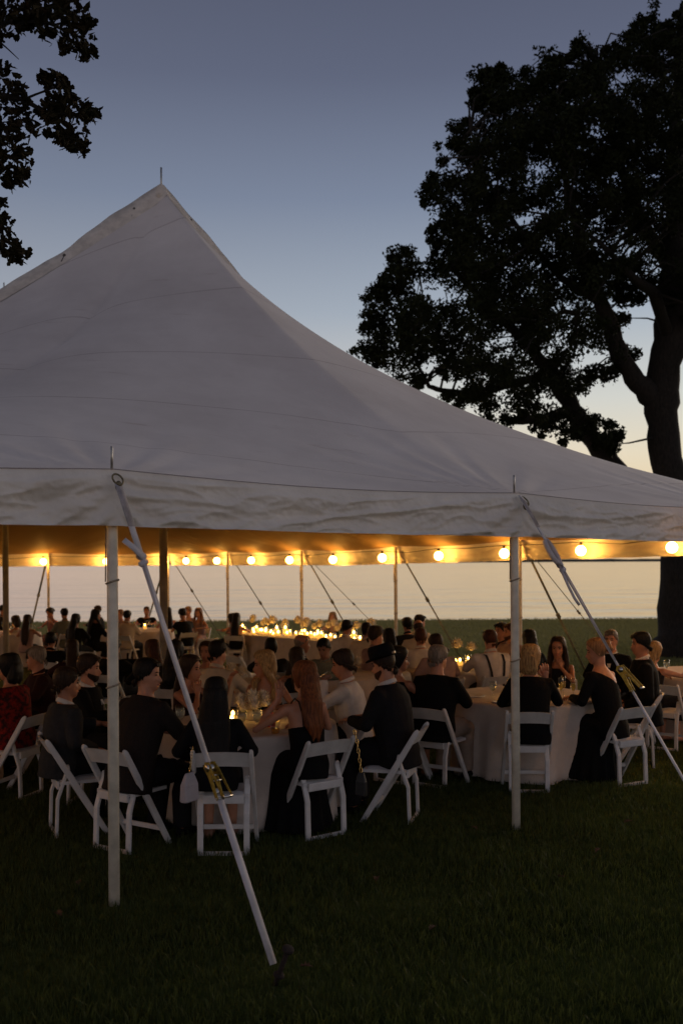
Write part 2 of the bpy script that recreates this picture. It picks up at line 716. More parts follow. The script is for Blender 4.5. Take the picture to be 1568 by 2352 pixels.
ds_ = lin(V.y / det, -V.x / det, 0.0)                  # s measured from the ridge line
dt_ = lin(-U.y / det, U.x / det, 3 * BAY)              # t measured from the near eave
ab = t.nodes.new('ShaderNodeMath')
ab.operation = 'ABSOLUTE'
t.links.new(ds_.outputs[0], ab.inputs[0])
q1 = t.nodes.new('ShaderNodeMath')
q1.operation = 'MULTIPLY_ADD'
q1.inputs[1].default_value = -0.33
t.links.new(ab.outputs[0], q1.inputs[0])
t.links.new(dt_.outputs[0], q1.inputs[2])
dv = t.nodes.new('ShaderNodeMath')
dv.operation = 'MULTIPLY_ADD'
dv.inputs[1].default_value = 1 / 1.45
dv.inputs[2].default_value = 99.86
t.links.new(q1.outputs[0], dv.inputs[0])
fr = t.nodes.new('ShaderNodeMath')
fr.operation = 'FRACT'
t.links.new(dv.outputs[0], fr.inputs[0])
lt = t.nodes.new('ShaderNodeMath')
lt.operation = 'LESS_THAN'
lt.inputs[1].default_value = 0.013
t.links.new(fr.outputs[0], lt.inputs[0])
mx = t.nodes.new('ShaderNodeMix')
mx.data_type = 'RGBA'
mx.blend_type = 'MULTIPLY'
n3 = t.nodes.new('ShaderNodeTexNoise')
n3.inputs['Scale'].default_value = 1.1
t.links.new(co.outputs['Object'], n3.inputs['Vector'])
mu = t.nodes.new('ShaderNodeMath')
mu.operation = 'MULTIPLY'
t.links.new(lt.outputs[0], mu.inputs[0])
t.links.new(n3.outputs['Fac'], mu.inputs[1])
t.links.new(mu.outputs[0], mx.inputs['Factor'])
t.links.new(r.outputs[0], mx.inputs['A'])
mx.inputs['B'].default_value = (0.60, 0.54, 0.52, 1)
# small brown weather stains, drawn out along the seams
mp2 = t.nodes.new('ShaderNodeMapping')
mp2.inputs['Rotation'].default_value = (0, 0, -math.atan2(U.y, U.x))
mp2.inputs['Scale'].default_value = (0.9, 5, 5)
t.links.new(co.outputs['Object'], mp2.inputs[0])
n4 = t.nodes.new('ShaderNodeTexNoise')
n4.inputs['Scale'].default_value = 1.6
n4.inputs['Detail'].default_value = 5
t.links.new(mp2.outputs[0], n4.inputs['Vector'])
m4 = t.nodes.new('ShaderNodeMapRange')
m4.inputs['From Min'].default_value = 0.66
m4.inputs['From Max'].default_value = 0.8
m4.inputs['To Max'].default_value = 0.5
t.links.new(n4.outputs['Fac'], m4.inputs[0])
mx2 = t.nodes.new('ShaderNodeMix')
mx2.data_type = 'RGBA'
mx2.blend_type = 'MULTIPLY'
t.links.new(m4.outputs[0], mx2.inputs['Factor'])
t.links.new(mx.outputs['Result'], mx2.inputs['A'])
mx2.inputs['B'].default_value = (0.62, 0.52, 0.46, 1)
# underside painted dark tan, standing in for the dim amber light inside
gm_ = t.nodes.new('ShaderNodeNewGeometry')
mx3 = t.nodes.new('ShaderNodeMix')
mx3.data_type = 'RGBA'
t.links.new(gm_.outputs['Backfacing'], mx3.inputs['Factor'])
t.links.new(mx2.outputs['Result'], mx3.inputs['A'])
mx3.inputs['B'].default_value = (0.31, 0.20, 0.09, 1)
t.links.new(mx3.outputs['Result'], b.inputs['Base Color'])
n5 = t.nodes.new('ShaderNodeTexNoise')
n5.inputs['Scale'].default_value = 5
n5.inputs['Detail'].default_value = 8
t.links.new(co.outputs['Object'], n5.inputs['Vector'])
bp = t.nodes.new('ShaderNodeBump')
bp.inputs['Strength'].default_value = 0.25
bp.inputs['Distance'].default_value = 0.02
t.links.new(n5.outputs['Fac'], bp.inputs['Height'])
t.links.new(bp.outputs[0], b.inputs['Normal'])
me = bpy.data.meshes.new('canopy')
me.from_pydata(vs, [], fs)
me.polygons.foreach_set('use_smooth', [True] * len(me.polygons))
put('canopy', me, cm, tent)

# laced flap over the joint between the end section and the middle section, both ways from the first peak
lace = mat('lacing_cord', (0.10, 0.09, 0.08), 0.8)
flap = mat('lacing_flap', (0.74, 0.66, 0.56), 0.8, var=0.2, vscale=6, bump=0.3, bscale=20)
for sgn in (-1, 1):
    mb, mk = MB(), MB()
    N = 64
    vs = []
    for i in range(N + 1):
        f = i / N * 0.97
        s_ = SC + sgn * f * ((S1 - SC) if sgn > 0 else (SC - S0))
        tt = 2 * BAY
        puff = 0.055 + 0.04 * abs(math.sin(f * 15)) + 0.03 * noise.noise((f * 24, sgn, 0))
        for k, (dt, dz) in enumerate(((-0.17, 0.004), (-0.10, puff * 0.6), (0.0, puff), (0.10, puff * 0.5), (0.15, 0.0))):
            q = plan(s_, tt + dt)
            vs.append((q.x, q.y, canopy_z(s_, tt + dt) + dz))
        if i % 9 == 4:
            q = plan(s_, tt - 0.07)
            mk.ball((q.x, q.y, canopy_z(s_, tt - 0.07) + 0.03), (0.022, 0.022, 0.03), 8, 6)
            q2 = plan(s_ + 0.06 * sgn, tt - 0.13)
            mk.tube([(q.x, q.y, canopy_z(s_, tt - 0.07) + 0.03), (q2.x, q2.y, canopy_z(s_ + 0.06 * sgn, tt - 0.13) + 0.02)], 0.008, 6)
    mb.add(vs, [(i * 5 + k, i * 5 + k + 1, (i + 1) * 5 + k + 1, (i + 1) * 5 + k) for i in range(N) for k in range(4)])
    fo = mb.build('lacing_flap', flap, tent, off=TENT_O)
    mk.build('lacing_knots', lace, fo, off=TENT_O)['kind'] = 'stuff'

# peak caps and the steel pins of the centre poles
steel = mat('galvanised_steel', (0.36, 0.35, 0.33), 0.38, 0.9, var=0.25, vscale=30)
alu = mat('pole_aluminium', (0.84, 0.78, 0.65), 0.40, 0.05, var=0.18, vscale=9, bump=0.15, bscale=60)
wood = mat('centre_pole_paint', (0.42, 0.36, 0.27), 0.5, 0.2, var=0.2, vscale=6)
rope = mat('rope', (0.34, 0.28, 0.20), 0.9, var=0.3, vscale=60)
for (ps, pt), pz in zip(PEAKS, PEAKZ):
    q = plan(ps, pt)
    mb = MB()
    mb.lathe([(0.055, -0.02), (0.055, pz - gz(q.y) - 0.25)], 20, (q.x, q.y, gz(q.y)))
    cp = mb.build('center_pole', wood, tent, off=TENT_O)
    MB().lathe([(0.013, pz - 0.2), (0.013, pz + 0.26), (0.008, pz + 0.268)], 10, (q.x, q.y, 0)).build('pole_pin', steel, cp, off=TENT_O)
    MB().lathe([(0.16, pz - 0.20), (0.11, pz - 0.09), (0.07, pz - 0.01), (0.045, pz + 0.02), (0.015, pz + 0.024)], 20, (q.x, q.y, 0)).build('peak_cap', flap, tent, off=TENT_O)

# side poles, each with its pin and rope collars
for (s_, t_) in poles:
    q = plan(s_, t_)
    # set a little inside the edge
    inn = (plan(SC, 3 * BAY) - q).normalized() * 0.03
    q = q + inn
    g, e = gz(q.y), eave_z(q.y)
    po = MB().lathe([(0.034, g - 0.1), (0.034, e - 0.04), (0.030, e - 0.02)], 22, (q.x, q.y, 0)).build('side_pole', alu, tent, off=TENT_O)
    MB().lathe([(0.0085, e - 0.03), (0.0085, e + 0.148), (0.006, e + 0.152)], 10, (q.x, q.y, 0)).build('pole_pin', steel, po, off=TENT_O)
    mb = MB()
    for zz in (0.745, 0.505):
        pth = [(q.x + 0.038 * math.cos(a * math.pi / 8), q.y + 0.038 * math.sin(a * math.pi / 8), g + zz * EAVE + 0.012 * math.cos(a * math.pi / 8)) for a in range(17)]
        mb.tube(pth, 0.0065, 7, cap=False)
    mb.tube([(q.x - 0.036, q.y - 0.012, e - 0.35), (q.x - 0.040, q.y - 0.012, g + 0.745 * EAVE)], 0.004, 6)
    mb.build('rope_collar', rope, po, off=TENT_O)

# valance, one panel to each bay
vm = mat('valance_canvas', (0.85, 0.79, 0.70), 0.5, var=0.12, vscale=3.2, bump=0.6, bscale=22, contrast=0.3)
tv = vm.node_tree
bs_ = tv.nodes['Principled BSDF']
tr_ = tv.nodes.new('ShaderNodeBsdfTranslucent')
tr_.inputs[0].default_value = (0.80, 0.66, 0.48, 1)
ms_ = tv.nodes.new('ShaderNodeMixShader')
ms_.inputs[0].default_value = 0.012
tv.links.new(bs_.outputs[0], ms_.inputs[1])
tv.links.new(tr_.outputs[0], ms_.inputs[2])
tv.links.new(ms_.outputs[0], tv.nodes['Material Output'].inputs[0])
CORN = [(S0, 0), (S1, 0), (S1, T1), (S0, T1)]
bays = []
for ci in range(4):
    c0, c1 = CORN[ci], CORN[(ci + 1) % 4]
    nb = 4 if ci % 2 == 0 else 6
    for k in range(nb):
        bays.append((tuple(c0[d] + (c1[d] - c0[d]) * k / nb for d in (0, 1)), tuple(c0[d] + (c1[d] - c0[d]) * (k + 1) / nb for d in (0, 1)), ci))
OUT = [-V, U, V, -U]
for bi, (b0, b1, ci) in enumerate(bays):
    NX, NZ = (260, 34) if bi in (1, 2, 0) else (90, 12)
    mb = MB()
    vs = []
    drop = 0.345
    for i in range(NX + 1):
        q = i / NX
        s_, t_ = b0[0] + (b1[0] - b0[0]) * q, b0[1] + (b1[1] - b0[1]) * q
        p = plan(s_, t_)
        e = eave_z(p.y) - 0.045 * math.sin(math.pi * q)
        # distance to the nearer pole
        dn = min(q, 1 - q) * BAY
        for k in range(NZ + 1):
            h = k / NZ
            z = e + 0.004 - h * drop + 0.045 * math.sin(math.pi * q) * h * 0.85
            x = q * BAY + bi * 7.3
            # creases that fan out from the pole heads, long slack folds, and fine crumpling
            en = min(1, dn / 0.12)
            fan = math.sin((h * 1.7 / (dn + 0.30)) * 3.6 + bi * 1.3) * 0.030 * math.exp(-dn / 0.5) * h ** 0.6
            ed = min(1, h * 4)
            n1 = noise.noise((x * 0.75, h * 1.9 + x * 0.22, 5.0))
            f1 = max(0, 1 - abs(n1) * 4.5) ** 1.2 * 0.030
            n2_ = noise.noise((x * 2.6 + h * 2.0, h * 3.4 - x * 0.9, 9.0))
            f2 = max(0, 1 - abs(n2_) * 4.2) * 0.018
            n3_ = noise.noise((x * 8.0 + h * 3, h * 2.4, 1.0))
            f3 = max(0, 1 - abs(n3_) * 2.6) * 0.013 * h * h
            n4_ = noise.noise((x * 13 - h * 4, h * 7 + x * 3, 14.0))
            f4 = max(0, 1 - abs(n4_) * 3) * 0.006
            slack = 0.028 * math.sin(h * 4.4 + 1.1 * math.sin(x * 0.9)) * math.sin(math.pi * min(1, h)) * math.sin(math.pi * q)
            tuck = 0.05 * math.exp(-(dn / 0.09) ** 2) * h
            d = 0.014 + (fan + (f1 + f2 + f3 + f4) * ed + slack) * en + tuck + 0.02 * h
            w = p + OUT[ci] * d
            vs.append((w.x, w.y, z + 0.006 * noise.noise((x * 3, 0, 8)) * h))
    mb.add(vs, [(i * (NZ + 1) + k, (i + 1) * (NZ + 1) + k, (i + 1) * (NZ + 1) + k + 1, i * (NZ + 1) + k + 1) for i in range(NX) for k in range(NZ)])
    vo = mb.build('valance', vm, tent, off=TENT_O)
    MB().tube([Vector(vs[i * (NZ + 1)]) + OUT[ci] * 0.006 + Vector((0, 0, 0.004)) for i in range(0, NX + 1, 5 if NX > 100 else 3)], 0.003, 6).build('edge_cord', mat('edge_cord', (0.34, 0.29, 0.27), 0.9), vo, off=TENT_O)

# the small rings where straps meet the canvas, at the pole heads
for (s_, t_) in poles:
    q = plan(s_, t_)
    e = eave_z(q.y)
    o = (q - TENT_O)
    d = (-V if t_ == 0 else (V if t_ == T1 else (U if s_ > SC else -U)))
    c = q + d * 0.055
    mb = MB()
    sd = Vector((-d.y, d.x, 0))
    pth = [c + sd * 0.032 * math.cos(a) + Vector((0, 0, e - 0.06 + 0.035 * math.sin(a))) + d * (0.03 - 0.03 * math.sin(a)) for a in [2 * math.pi * k / 16 for k in range(17)]]
    mb.tube(pth, 0.006, 8, cap=False)
    mb.ball(c + d * 0.04 + Vector((0, 0, e - 0.10)), (0.022, 0.018, 0.032), 10, 8)
    mb.build('corner_ring', mat('worn_brass', (0.22, 0.18, 0.10), 0.55, 0.6, var=0.4, vscale=40), tent, off=TENT_O)

# ------------------------------------------------------------------ guy straps, stakes
webm = mat('strap_webbing', (0.60, 0.57, 0.58), 0.8, var=0.2, vscale=5, bump=0.4, bscale=220)
webo = mat('old_webbing', (0.20, 0.19, 0.13), 0.85, var=0.3, vscale=12)
gold = mat('ratchet_zinc', (0.42, 0.29, 0.05), 0.45, 0.7, var=0.35, vscale=40)
silver = mat('ratchet_steel', (0.62, 0.60, 0.56), 0.28, 1.0)
rust = mat('rusty_iron', (0.022, 0.013, 0.010), 0.9, 0.0, var=0.5, vscale=40)


def ribbon(mb, pts, w, side, th=0.003):
    mb.tube(pts, [(w / 2, th)] * len(pts), side=side, prof=[(1, 1), (-1, 1), (-1, -1), (1, -1)])


def strap(p0, p1, label, ratchet=None, knot=0.18, tail=1, width=0.041, m=webm, group=None, loop=False, dark=False):
    """webbing from the pole head p0 to the stake p1"""
    root = thing('guy_strap', label, 'guy strap', p1, 0, group)
    p0, p1 = Vector(p0), Vector(p1)
    d = (p1 - p0)
    L = d.length
    dn = d.normalized()
    side = dn.cross(Vector((0, 0, 1))).normalized()
    up = side.cross(dn).normalized()
    mb = MB()
    pk = p0 + d * knot
    # single webbing down to the knot, then a doubled one that slackens a little
    ribbon(mb, [p0, p0 + d * knot * 0.5, pk], width, side)
    if ratchet:
        pr = p0 + d * ratchet
        ribbon(mb, [pk, pk + (pr - pk) * 0.5 - up * 0.0, pr - dn * 0.10], width * 0.82, side)
        ribbon(mb, [pk + up * 0.012, pk + (pr - pk) * 0.3 + up * 0.02 + side * 0.018, pr - dn * 0.14 + up * 0.006], width * 0.6, (side + up * 0.5))
        ribbon(mb, [pr + dn * 0.10, p1], width, side)
    else:
        ribbon(mb, [pk, p1], width * 0.9, side)
    mb.build('webbing', m, root, off=p1)
    # sewn end at the top
    if not dark:
        mb = MB()
        ribbon(mb, [p0 + up * 0.006 + dn * 0.02, p0 + up * 0.006 + dn * 0.30], width * 1.04, side, 0.003)
        for k in range(4):
            o = (k - 1.5) * width * 0.22
            mb.tube([p0 + up * 0.011 + side * o + dn * 0.05, p0 + up * 0.011 + side * o + dn * 0.28], 0.0012, 5)
        mb.build('sewn_end', mat('sewn_webbing', (0.50, 0.45, 0.44), 0.85, var=0.2, vscale=20), root, off=p1)
    # the knot
    mb = MB()
    kr = width * 0.62
    for j, (tw, off) in enumerate(((0.5, -0.025), (-0.6, 0.02))):
        ax = (dn + side * tw).normalized()
        s1 = ax.cross(up).normalized()
        u1 = s1.cross(ax)
        pth = [pk + dn * off + s1 * kr * math.cos(a) + u1 * kr * 0.75 * math.sin(a) for a in [2 * math.pi * q / 14 for q in range(15)]]
        mb.tube(pth, [(width * 0.44, 0.007)] * 15, cap=False, side=ax, prof=[(math.cos(2 * math.pi * q / 8), math.sin(2 * math.pi * q / 8)) for q in range(8)])
    if tail == 1:        # flat end sticking up out of the knot
        e = pk + side * -0.02 + (-dn * 0.75 + side * 0.75).normalized() * 0.17
        ribbon(mb, [pk + up * 0.02, pk * 0.45 + e * 0.55 + up * 0.03, e + up * 0.025], width, (dn * 0.6 + side * 0.8), 0.0035)
    if loop:
        c = pk - dn * 0.13 + side * 0.05
        pth = [c + (dn * math.cos(a) * 0.11 + side * math.sin(a) * 0.045) + up * 0.02 for a in [0.2 + 2 * math.pi * q / 20 for q in range(20)]]
        mb.tube(pth, [(width * 0.45, 0.003)] * 20, cap=True, side=up, prof=[(1, 1), (-1, 1), (-1, -1), (1, -1)])
        ribbon(mb, [pk + side * 0.02, pk + dn * 0.16 + side * 0.06, pk + dn * 0.27 + side * 0.075, pk + dn * 0.33 + side * 0.06], width * 0.5, up, 0.003)
    mb.build('knot', m, root, off=p1)
    if ratchet:
        M = Matrix((side, dn, up)).transposed()      # local x: side, y: along, z: up
        rt = bpy.data.objects.new('ratchet', None)
        COL.objects.link(rt)
        rt.parent = root
        rt.matrix_local = Matrix.Translation(p0 + d * ratchet - p1) @ M.to_4x4() @ Matrix.Scale(0.78, 4)
        for sx in (-1, 1):
            mb = MB()
            x = sx * width * 0.62
            out = [(-0.13, 0.0), (-0.115, 0.042), (-0.07, 0.055), (-0.03, 0.030), (0.06, 0.020), (0.14, 0.016), (0.15, 0.0), (0.13, -0.012), (-0.02, -0.014), (-0.10, -0.03)]
            n = len(out)
            mb.add([(x - 0.0025, a, b_) for a, b_ in out] + [(x + 0.0025, a, b_) for a, b_ in out],
                   [tuple(range(n - 1, -1, -1)), tuple(range(n, 2 * n))] + [(i, (i + 1) % n, n + (i + 1) % n, n + i) for i in range(n)])
            mb.build('side_plate', gold, rt, smooth=False)
            # the lifting handle, swung up
            mb = MB()
            x2 = sx * width * 0.80
            out = [(-0.095, 0.012), (-0.08, 0.05), (-0.03, 0.062), (0.15, 0.105), (0.16, 0.09), (-0.02, 0.04), (-0.06, 0.0)]
            n = len(out)
            mb.add([(x2 - 0.002, a, b_) for a, b_ in out] + [(x2 + 0.002, a, b_) for a, b_ in out],
                   [tuple(range(n - 1, -1, -1)), tuple(range(n, 2 * n))] + [(i, (i + 1) % n, n + (i + 1) % n, n + i) for i in range(n)])
            mb.build('handle_plate', gold, rt, smooth=False)
        MB().tube([(-width * 0.85, 0.155, 0.097), (width * 0.85, 0.155, 0.097)], 0.011, 12).build('grip', silver, rt)
        MB().tube([(-width * 0.85, -0.08, 0.015), (width * 0.85, -0.08, 0.015)], 0.026, 14).build('spool', silver, rt)
        for yy, zz in ((-0.02, 0.035), (0.02, 0.04), (0.135, 0.002)):
            MB().tube([(-width * 0.75, yy, zz), (width * 0.75, yy, zz)], 0.006, 8).build('cross_pin', silver, rt)
        MB().tube([(-width * 0.5, 0.08, 0.004), (width * 0.5, 0.08, 0.004)], [(0.004, 0.02)] * 2, side=(0, 0, 1)).build('cross_pin', silver, rt)
    return root


def stake(p, label, lean, group=None, above=0.2):
    o = thing('tent_stake', label, 'tent stake', (p.x, p.y, gz(p.y)), 0, group)
    top = Vector((lean[0] * 0.10, lean[1] * 0.10, above))
    mb = MB()
    mb.tube([-top * 1.2, top], 0.013, 12)
    mb.build('shaft', rust, o)
    dn = top.normalized()
    mb = MB()
    mb.tube([top - dn * 0.006, top, top + dn * 0.012, top + dn * 0.016], [0.02, 0.03, 0.03, 0.022], 12)
    mb.build('head', rust, o)
    MB().tube([dn * 0.058, dn * 0.066, dn * 0.078], [0.021, 0.03, 0.021], 12).build('collar', rust, o)
    return o


def guy(pole, direction, dist, label, slabel, **kw):
    q = plan(*pole)
    dirn = Vector(direction).normalized()
    p0 = q + dirn * 0.085 + Vector((0, 0, eave_z(q.y) - 0.13))
    e = q + dirn * dist
    e.z = gz(e.y) + 0.085
    s = strap(p0, e, label, **kw)
    stake(e + dirn * 0.02, slabel, dirn)
    return s


# near straps; the first stake stands where its foot shows in the grass
st = W(628, 2215, 4.95)
q = plan(0, 0)
p0 = W(271, 1112, 6.0)
dirn = Vector((st.x - q.x, st.y - q.y, 0)).normalized()
strap(p0, Vector((st.x, st.y, gz(st.y) + 0.10)), 'white guy strap with brass ratchet in front of the long dark-haired woman', ratchet=0.66, knot=0.185)
stake(Vector((st.x, st.y, 0)) + dirn * 0.012, 'rusty iron stake in the dark grass at the near strap end', dirn)
q = plan(BAY, 0)
d2 = Vector((0.76, -0.65, 0)).normalized()
p0 = W(1193, 1138, 7.82)
e = q + d2 * 1.62
e.z = 0.09
strap(p0, e, 'white guy strap with yellow ratchet crossing before the off-shoulder dress', ratchet=0.545, knot=0.225, tail=0, loop=True)
stake(e + d2 * 0.02, 'iron stake holding the strap with the yellow ratchet', d2)
names = {1: 'nearest the oak trunk', 2: 'beside the double strap by the oak', 3: 'above the white shirted man with braces', 4: 'above the candle-lit long table', 5: 'left of the candle-lit long table', 6: 'at the far corner pole by the lake'}
for k in range(1, 7):
    q = plan(S1, k * BAY)
    sl = 'stake of the lakeside guy strap ' + names[k]
    guy((S1, k * BAY), (U.x + (0.12 if k % 2 else -0.05), U.y, 0), 1.75, 'dark knotted guy strap on the lakeside ' + names[k], sl, m=webo, width=0.055, tail=0, dark=True, knot=0.38 + 0.05 * (k % 3), loop=False)
guy((S1, T1), (V.x, V.y, 0), 1.75, 'dark guy strap leaning left from the far lakeside corner', 'stake left of the far lakeside corner', m=webo, width=0.055, tail=0, dark=True, knot=0.4)
guy((S1 - BAY, T1), (V.x, V.y, 0), 1.75, 'dark guy strap leaning left at the far end by the lake', 'stake behind the far end of the tent', m=webo, width=0.055, tail=0, dark=True, knot=0.4)
guy((S1, 2 * BAY), (1.0, 0.1, 0), 2.1, 'thin dark guy strap behind the near right pole', 'stake of the thin strap by the oak', m=webo, width=0.035, tail=0, dark=True, knot=0.45)
guy((S1, 4 * BAY), (1.0, 0.35, 0), 2.6, 'thin second guy strap at the middle lakeside pole', 'stake of the second middle lakeside strap', m=webo, width=0.035, tail=0, dark=True, knot=0.45)

# ------------------------------------------------------------------ festoon lights under the eaves
bulbm = bpy.data.materials.new('lit_bulb')
bulbm.use_nodes = True
t = bulbm.node_tree
t.nodes.clear()
oo = t.nodes.new('ShaderNodeOutputMaterial')
em = t.nodes.new('ShaderNodeEmission')
em.inputs[0].default_value = (1.0, 0.45, 0.08, 1)
em.inputs[1].default_value = 50
t.links.new(em.outputs[0], oo.inputs[0])
sockm = mat('lamp_socket', (0.02, 0.02, 0.02), 0.5)
BR = 0.082
bulb_me = MB().ball((0, 0, 0), BR, 18, 12).mesh('bulb')
bulb_me.materials.append(bulbm)
sock_me = MB().lathe([(0.024, BR - 0.008), (0.026, BR + 0.05), (0.012, BR + 0.06)], 12).mesh('socket')
sock_me.materials.append(sockm)
SIDES = [((S0, 0), (S1, 0), 'string of round white bulbs just inside the near edge of the tent'),
         ((S1, 0), (S1, T1), 'long string of glowing bulbs along the lakeside eave'),
         ((S1, T1), (S0, T1), 'string of glowing bulbs across the far end of the tent'),
         ((S0, T1), (S0, 0), 'string of round bulbs along the landward eave')]
for (a, b_, lab), out in zip(SIDES, OUT):
    nb = round(math.hypot(b_[0] - a[0], b_[1] - a[1]) / BAY) * 2
    o0 = plan(*a)
    root = thing('string_lights', lab, 'string lights', (o0.x, o0.y, gz(o0.y)))
    pth = []
    base = Vector(root.location)
    for i in range(nb):
        f = (i + 0.12) / nb
        if out == OUT[0] and i < 5:
            continue            # this string only starts right of the middle pole
        p = plan(a[0] + (b_[0] - a[0]) * f, a[1] + (b_[1] - a[1]) * f) - out * 0.20
        p.z = eave_z(p.y) - 0.225
        bo = put('bulb', bulb_me, None, root, p - base)
        put('socket', sock_me, None, bo)
        pth.append(p + Vector((0, 0, BR + 0.055)))
        nxt = plan(a[0] + (b_[0] - a[0]) * (f + 0.5 / nb), a[1] + (b_[1] - a[1]) * (f + 0.5 / nb)) - out * 0.26
        nxt.z = eave_z(nxt.y) - 0.12 + 0.03 * math.sin(i * 2.3)
        if i < nb - 1:
            pth.append(nxt)
    MB().tube(pth, 0.006, 6).build('cable', sockm, root, off=base)

# ================================================================== oaks
bark = mat('oak_bark', (0.022, 0.018, 0.014), 0.95, var=0.5, vscale=9, bump=1.0, bscale=14, stretch=(3, 3, 0.8))
leafm = mat('oak_leaf', (0.016, 0.020, 0.007), 0.8, spec=0.1, var=0.5, vscale=3)
leafn = mat('oak_leaf_brown', (0.018, 0.018, 0.007), 0.8, var=0.55, vscale=5, col2=(0.028, 0.018, 0.008), spec=0.1)


def inside(poly, x, y):
    c = False
    j = len(poly) - 1
    for i in range(len(poly)):
        xi, yi = poly[i]
        xj, yj = poly[j]
        if (yi > y) != (yj > y) and x < (xj - xi) * (y - yi) / (yj - yi) + xi:
            c = not c
        j = i
    return c


def poly_dist(poly, x, y):
    best = 1e9
    for i in range(len(poly)):
        x0, y0 = poly[i - 1]
        x1, y1 = poly[i]
        dx, dy = x1 - x0, y1 - y0
        l = dx * dx + dy * dy
        u = max(0, min(1, ((x - x0) * dx + (y - y0) * dy) / l)) if l else 0
        best = min(best, math.hypot(x - x0 - u * dx, y - y0 - u * dy))
    return best


def leaves_mesh(name, cen, rad, per, size, shape, seed):
    """leaf-sized faces gathered in clumps round the twig ends"""
    g = np.random.default_rng(seed)
    cen = np.repeat(np.asarray(cen), per, 0)
    rad = np.repeat(np.asarray(rad), per)
    n = len(cen)
    d = g.normal(size=(n, 3))
    d /= np.linalg.norm(d, axis=1)[:, None]
    r = g.random(n) ** 0.45 * rad
    pos = cen + d * r[:, None] * np.array([1, 1, 0.85])
    # random frames
    a = g.normal(size=(n, 3))
    a /= np.linalg.norm(a, axis=1)[:, None]
    b = np.cross(a, g.normal(size=(n, 3)))
    b /= np.linalg.norm(b, axis=1)[:, None]
    c = np.cross(a, b)
    s = size * g.uniform(0.65, 1.25, n)
    sh = np.asarray(shape)           # (k, 2) outline, fan from point 0; a slight fold along the middle
    k = len(sh)
    v = pos[:, None, :] + (a[:, None, :] * sh[None, :, 0:1] + b[:, None, :] * sh[None, :, 1:2] + c[:, None, :] * (np.abs(sh[None, :, 1:2]) * 0.35)) * s[:, None, None]
    tri = np.array([(0, i, i + 1) for i in range(1, k - 1)])
    tri = (np.arange(n)[:, None, None] * k + tri[None]).reshape(-1, 3)
    return np_mesh(name, v.reshape(-1, 3), tri)


SIMPLE = [(-0.5, 0), (-0.1, -0.26), (0.5, 0), (0.05, 0.28)]
LOBED = [(-0.62, 0.0), (-0.30, -0.10), (-0.16, -0.30), (-0.02, -0.14), (0.16, -0.36), (0.22, -0.13), (0.42, -0.22), (0.55, 0.0),
         (0.40, 0.24), (0.22, 0.12), (0.12, 0.36), (-0.04, 0.15), (-0.2, 0.28), (-0.32, 0.09)]

# ---- the big oak on the lake side of the tent
OY = 25.0
oak = thing('oak_tree', 'big dark oak with heavy limbs standing between the tent and the lake', 'tree', G(1556, OY))
OO = Vector(oak.location)


def limb(mb, pts, n=12, wob=0.12, seed=0):
    """pts: (px, py, depth, width in px)"""
    P, Rr = [], []
    g = random.Random(seed)
    q = [(W(a, b_, y), w / F * y / 2) for a, b_, y, w in pts]
    for i in range(len(q) - 1):
        for k in range(4):
            f = k / 4
            p = q[i][0].lerp(q[i + 1][0], f)
            r = q[i][1] * (1 - f) + q[i + 1][1] * f
            P.append(p + Vector((g.uniform(-1, 1), g.uniform(-1, 1), g.uniform(-1, 1))) * wob * r)
            Rr.append(r * g.uniform(0.93, 1.08))
    P.append(q[-1][0])
    Rr.append(q[-1][1])
    mb.tube(P, Rr, n)
    return P


LIMBS = []
tm = MB()
LIMBS += limb(tm, [(1564, 1520, 25, 140), (1562, 1440, 25, 98), (1560, 1290, 25, 86), (1541, 1120, 25, 72), (1523, 1000, 25, 70), (1518, 900, 25, 76), (1536, 780, 25, 74), (1549, 640, 25, 62),
                  (1556, 480, 24.8, 50), (1548, 330, 24.5, 36), (1556, 190, 24.3, 20), (1560, 90, 24.2, 8)], 18, seed=1)
tm.build('trunk', bark, oak, off=OO)
for i, pts in enumerate([
    [(1512, 930, 25, 56), (1462, 880, 24.8, 46), (1424, 820, 24.6, 42), (1402, 755, 24.4, 40), (1378, 690, 24.2, 34), (1336, 610, 24, 28), (1320, 500, 23.6, 20), (1290, 380, 23.4, 13), (1260, 260, 23.4, 6)],
    [(1544, 1260, 25, 64), (1470, 1150, 25.6, 56), (1398, 1062, 26, 50), (1352, 1000, 26.2, 44), (1316, 940, 26.4, 42), (1268, 860, 26.6, 34), (1210, 790, 26.8, 24), (1120, 700, 27, 17), (1040, 620, 27.2, 10), (960, 620, 27.2, 4)],
    [(1316, 940, 26.4, 30), (1250, 962, 26.0, 24), (1180, 965, 25.6, 20)],
    [(1268, 860, 26.6, 26), (1180, 880, 26.2, 18), (1090, 905, 26, 15), (1020, 898, 25.8, 13), (985, 888, 25.7, 10), (960, 840, 25.6, 7), (935, 790, 25.5, 4)],
    [(1378, 690, 24.2, 22), (1290, 640, 24, 17), (1200, 540, 23.8, 13), (1120, 420, 23.6, 9), (1080, 300, 23.6, 4)],
    [(1549, 640, 25, 34), (1480, 520, 25.4, 26), (1420, 380, 25.6, 18), (1390, 240, 25.6, 10), (1370, 150, 25.6, 4)],
    [(1545, 700, 25, 40), (1600, 600, 25.4, 30), (1680, 480, 26, 20), (1740, 330, 26, 8)],
    [(1330, 720, 24.3, 14), (1290, 716, 24.2, 10), (1252, 740, 24.1, 6)],
    [(1536, 780, 25, 30), (1500, 672, 23.6, 26), (1456, 640, 22.8, 18), (1380, 560, 22.4, 10), (1300, 500, 22.2, 4)],
]):
    lm = MB()
    LIMBS += limb(lm, pts, 12, seed=10 + i)
    lm.build('limb', bark, oak, off=OO)

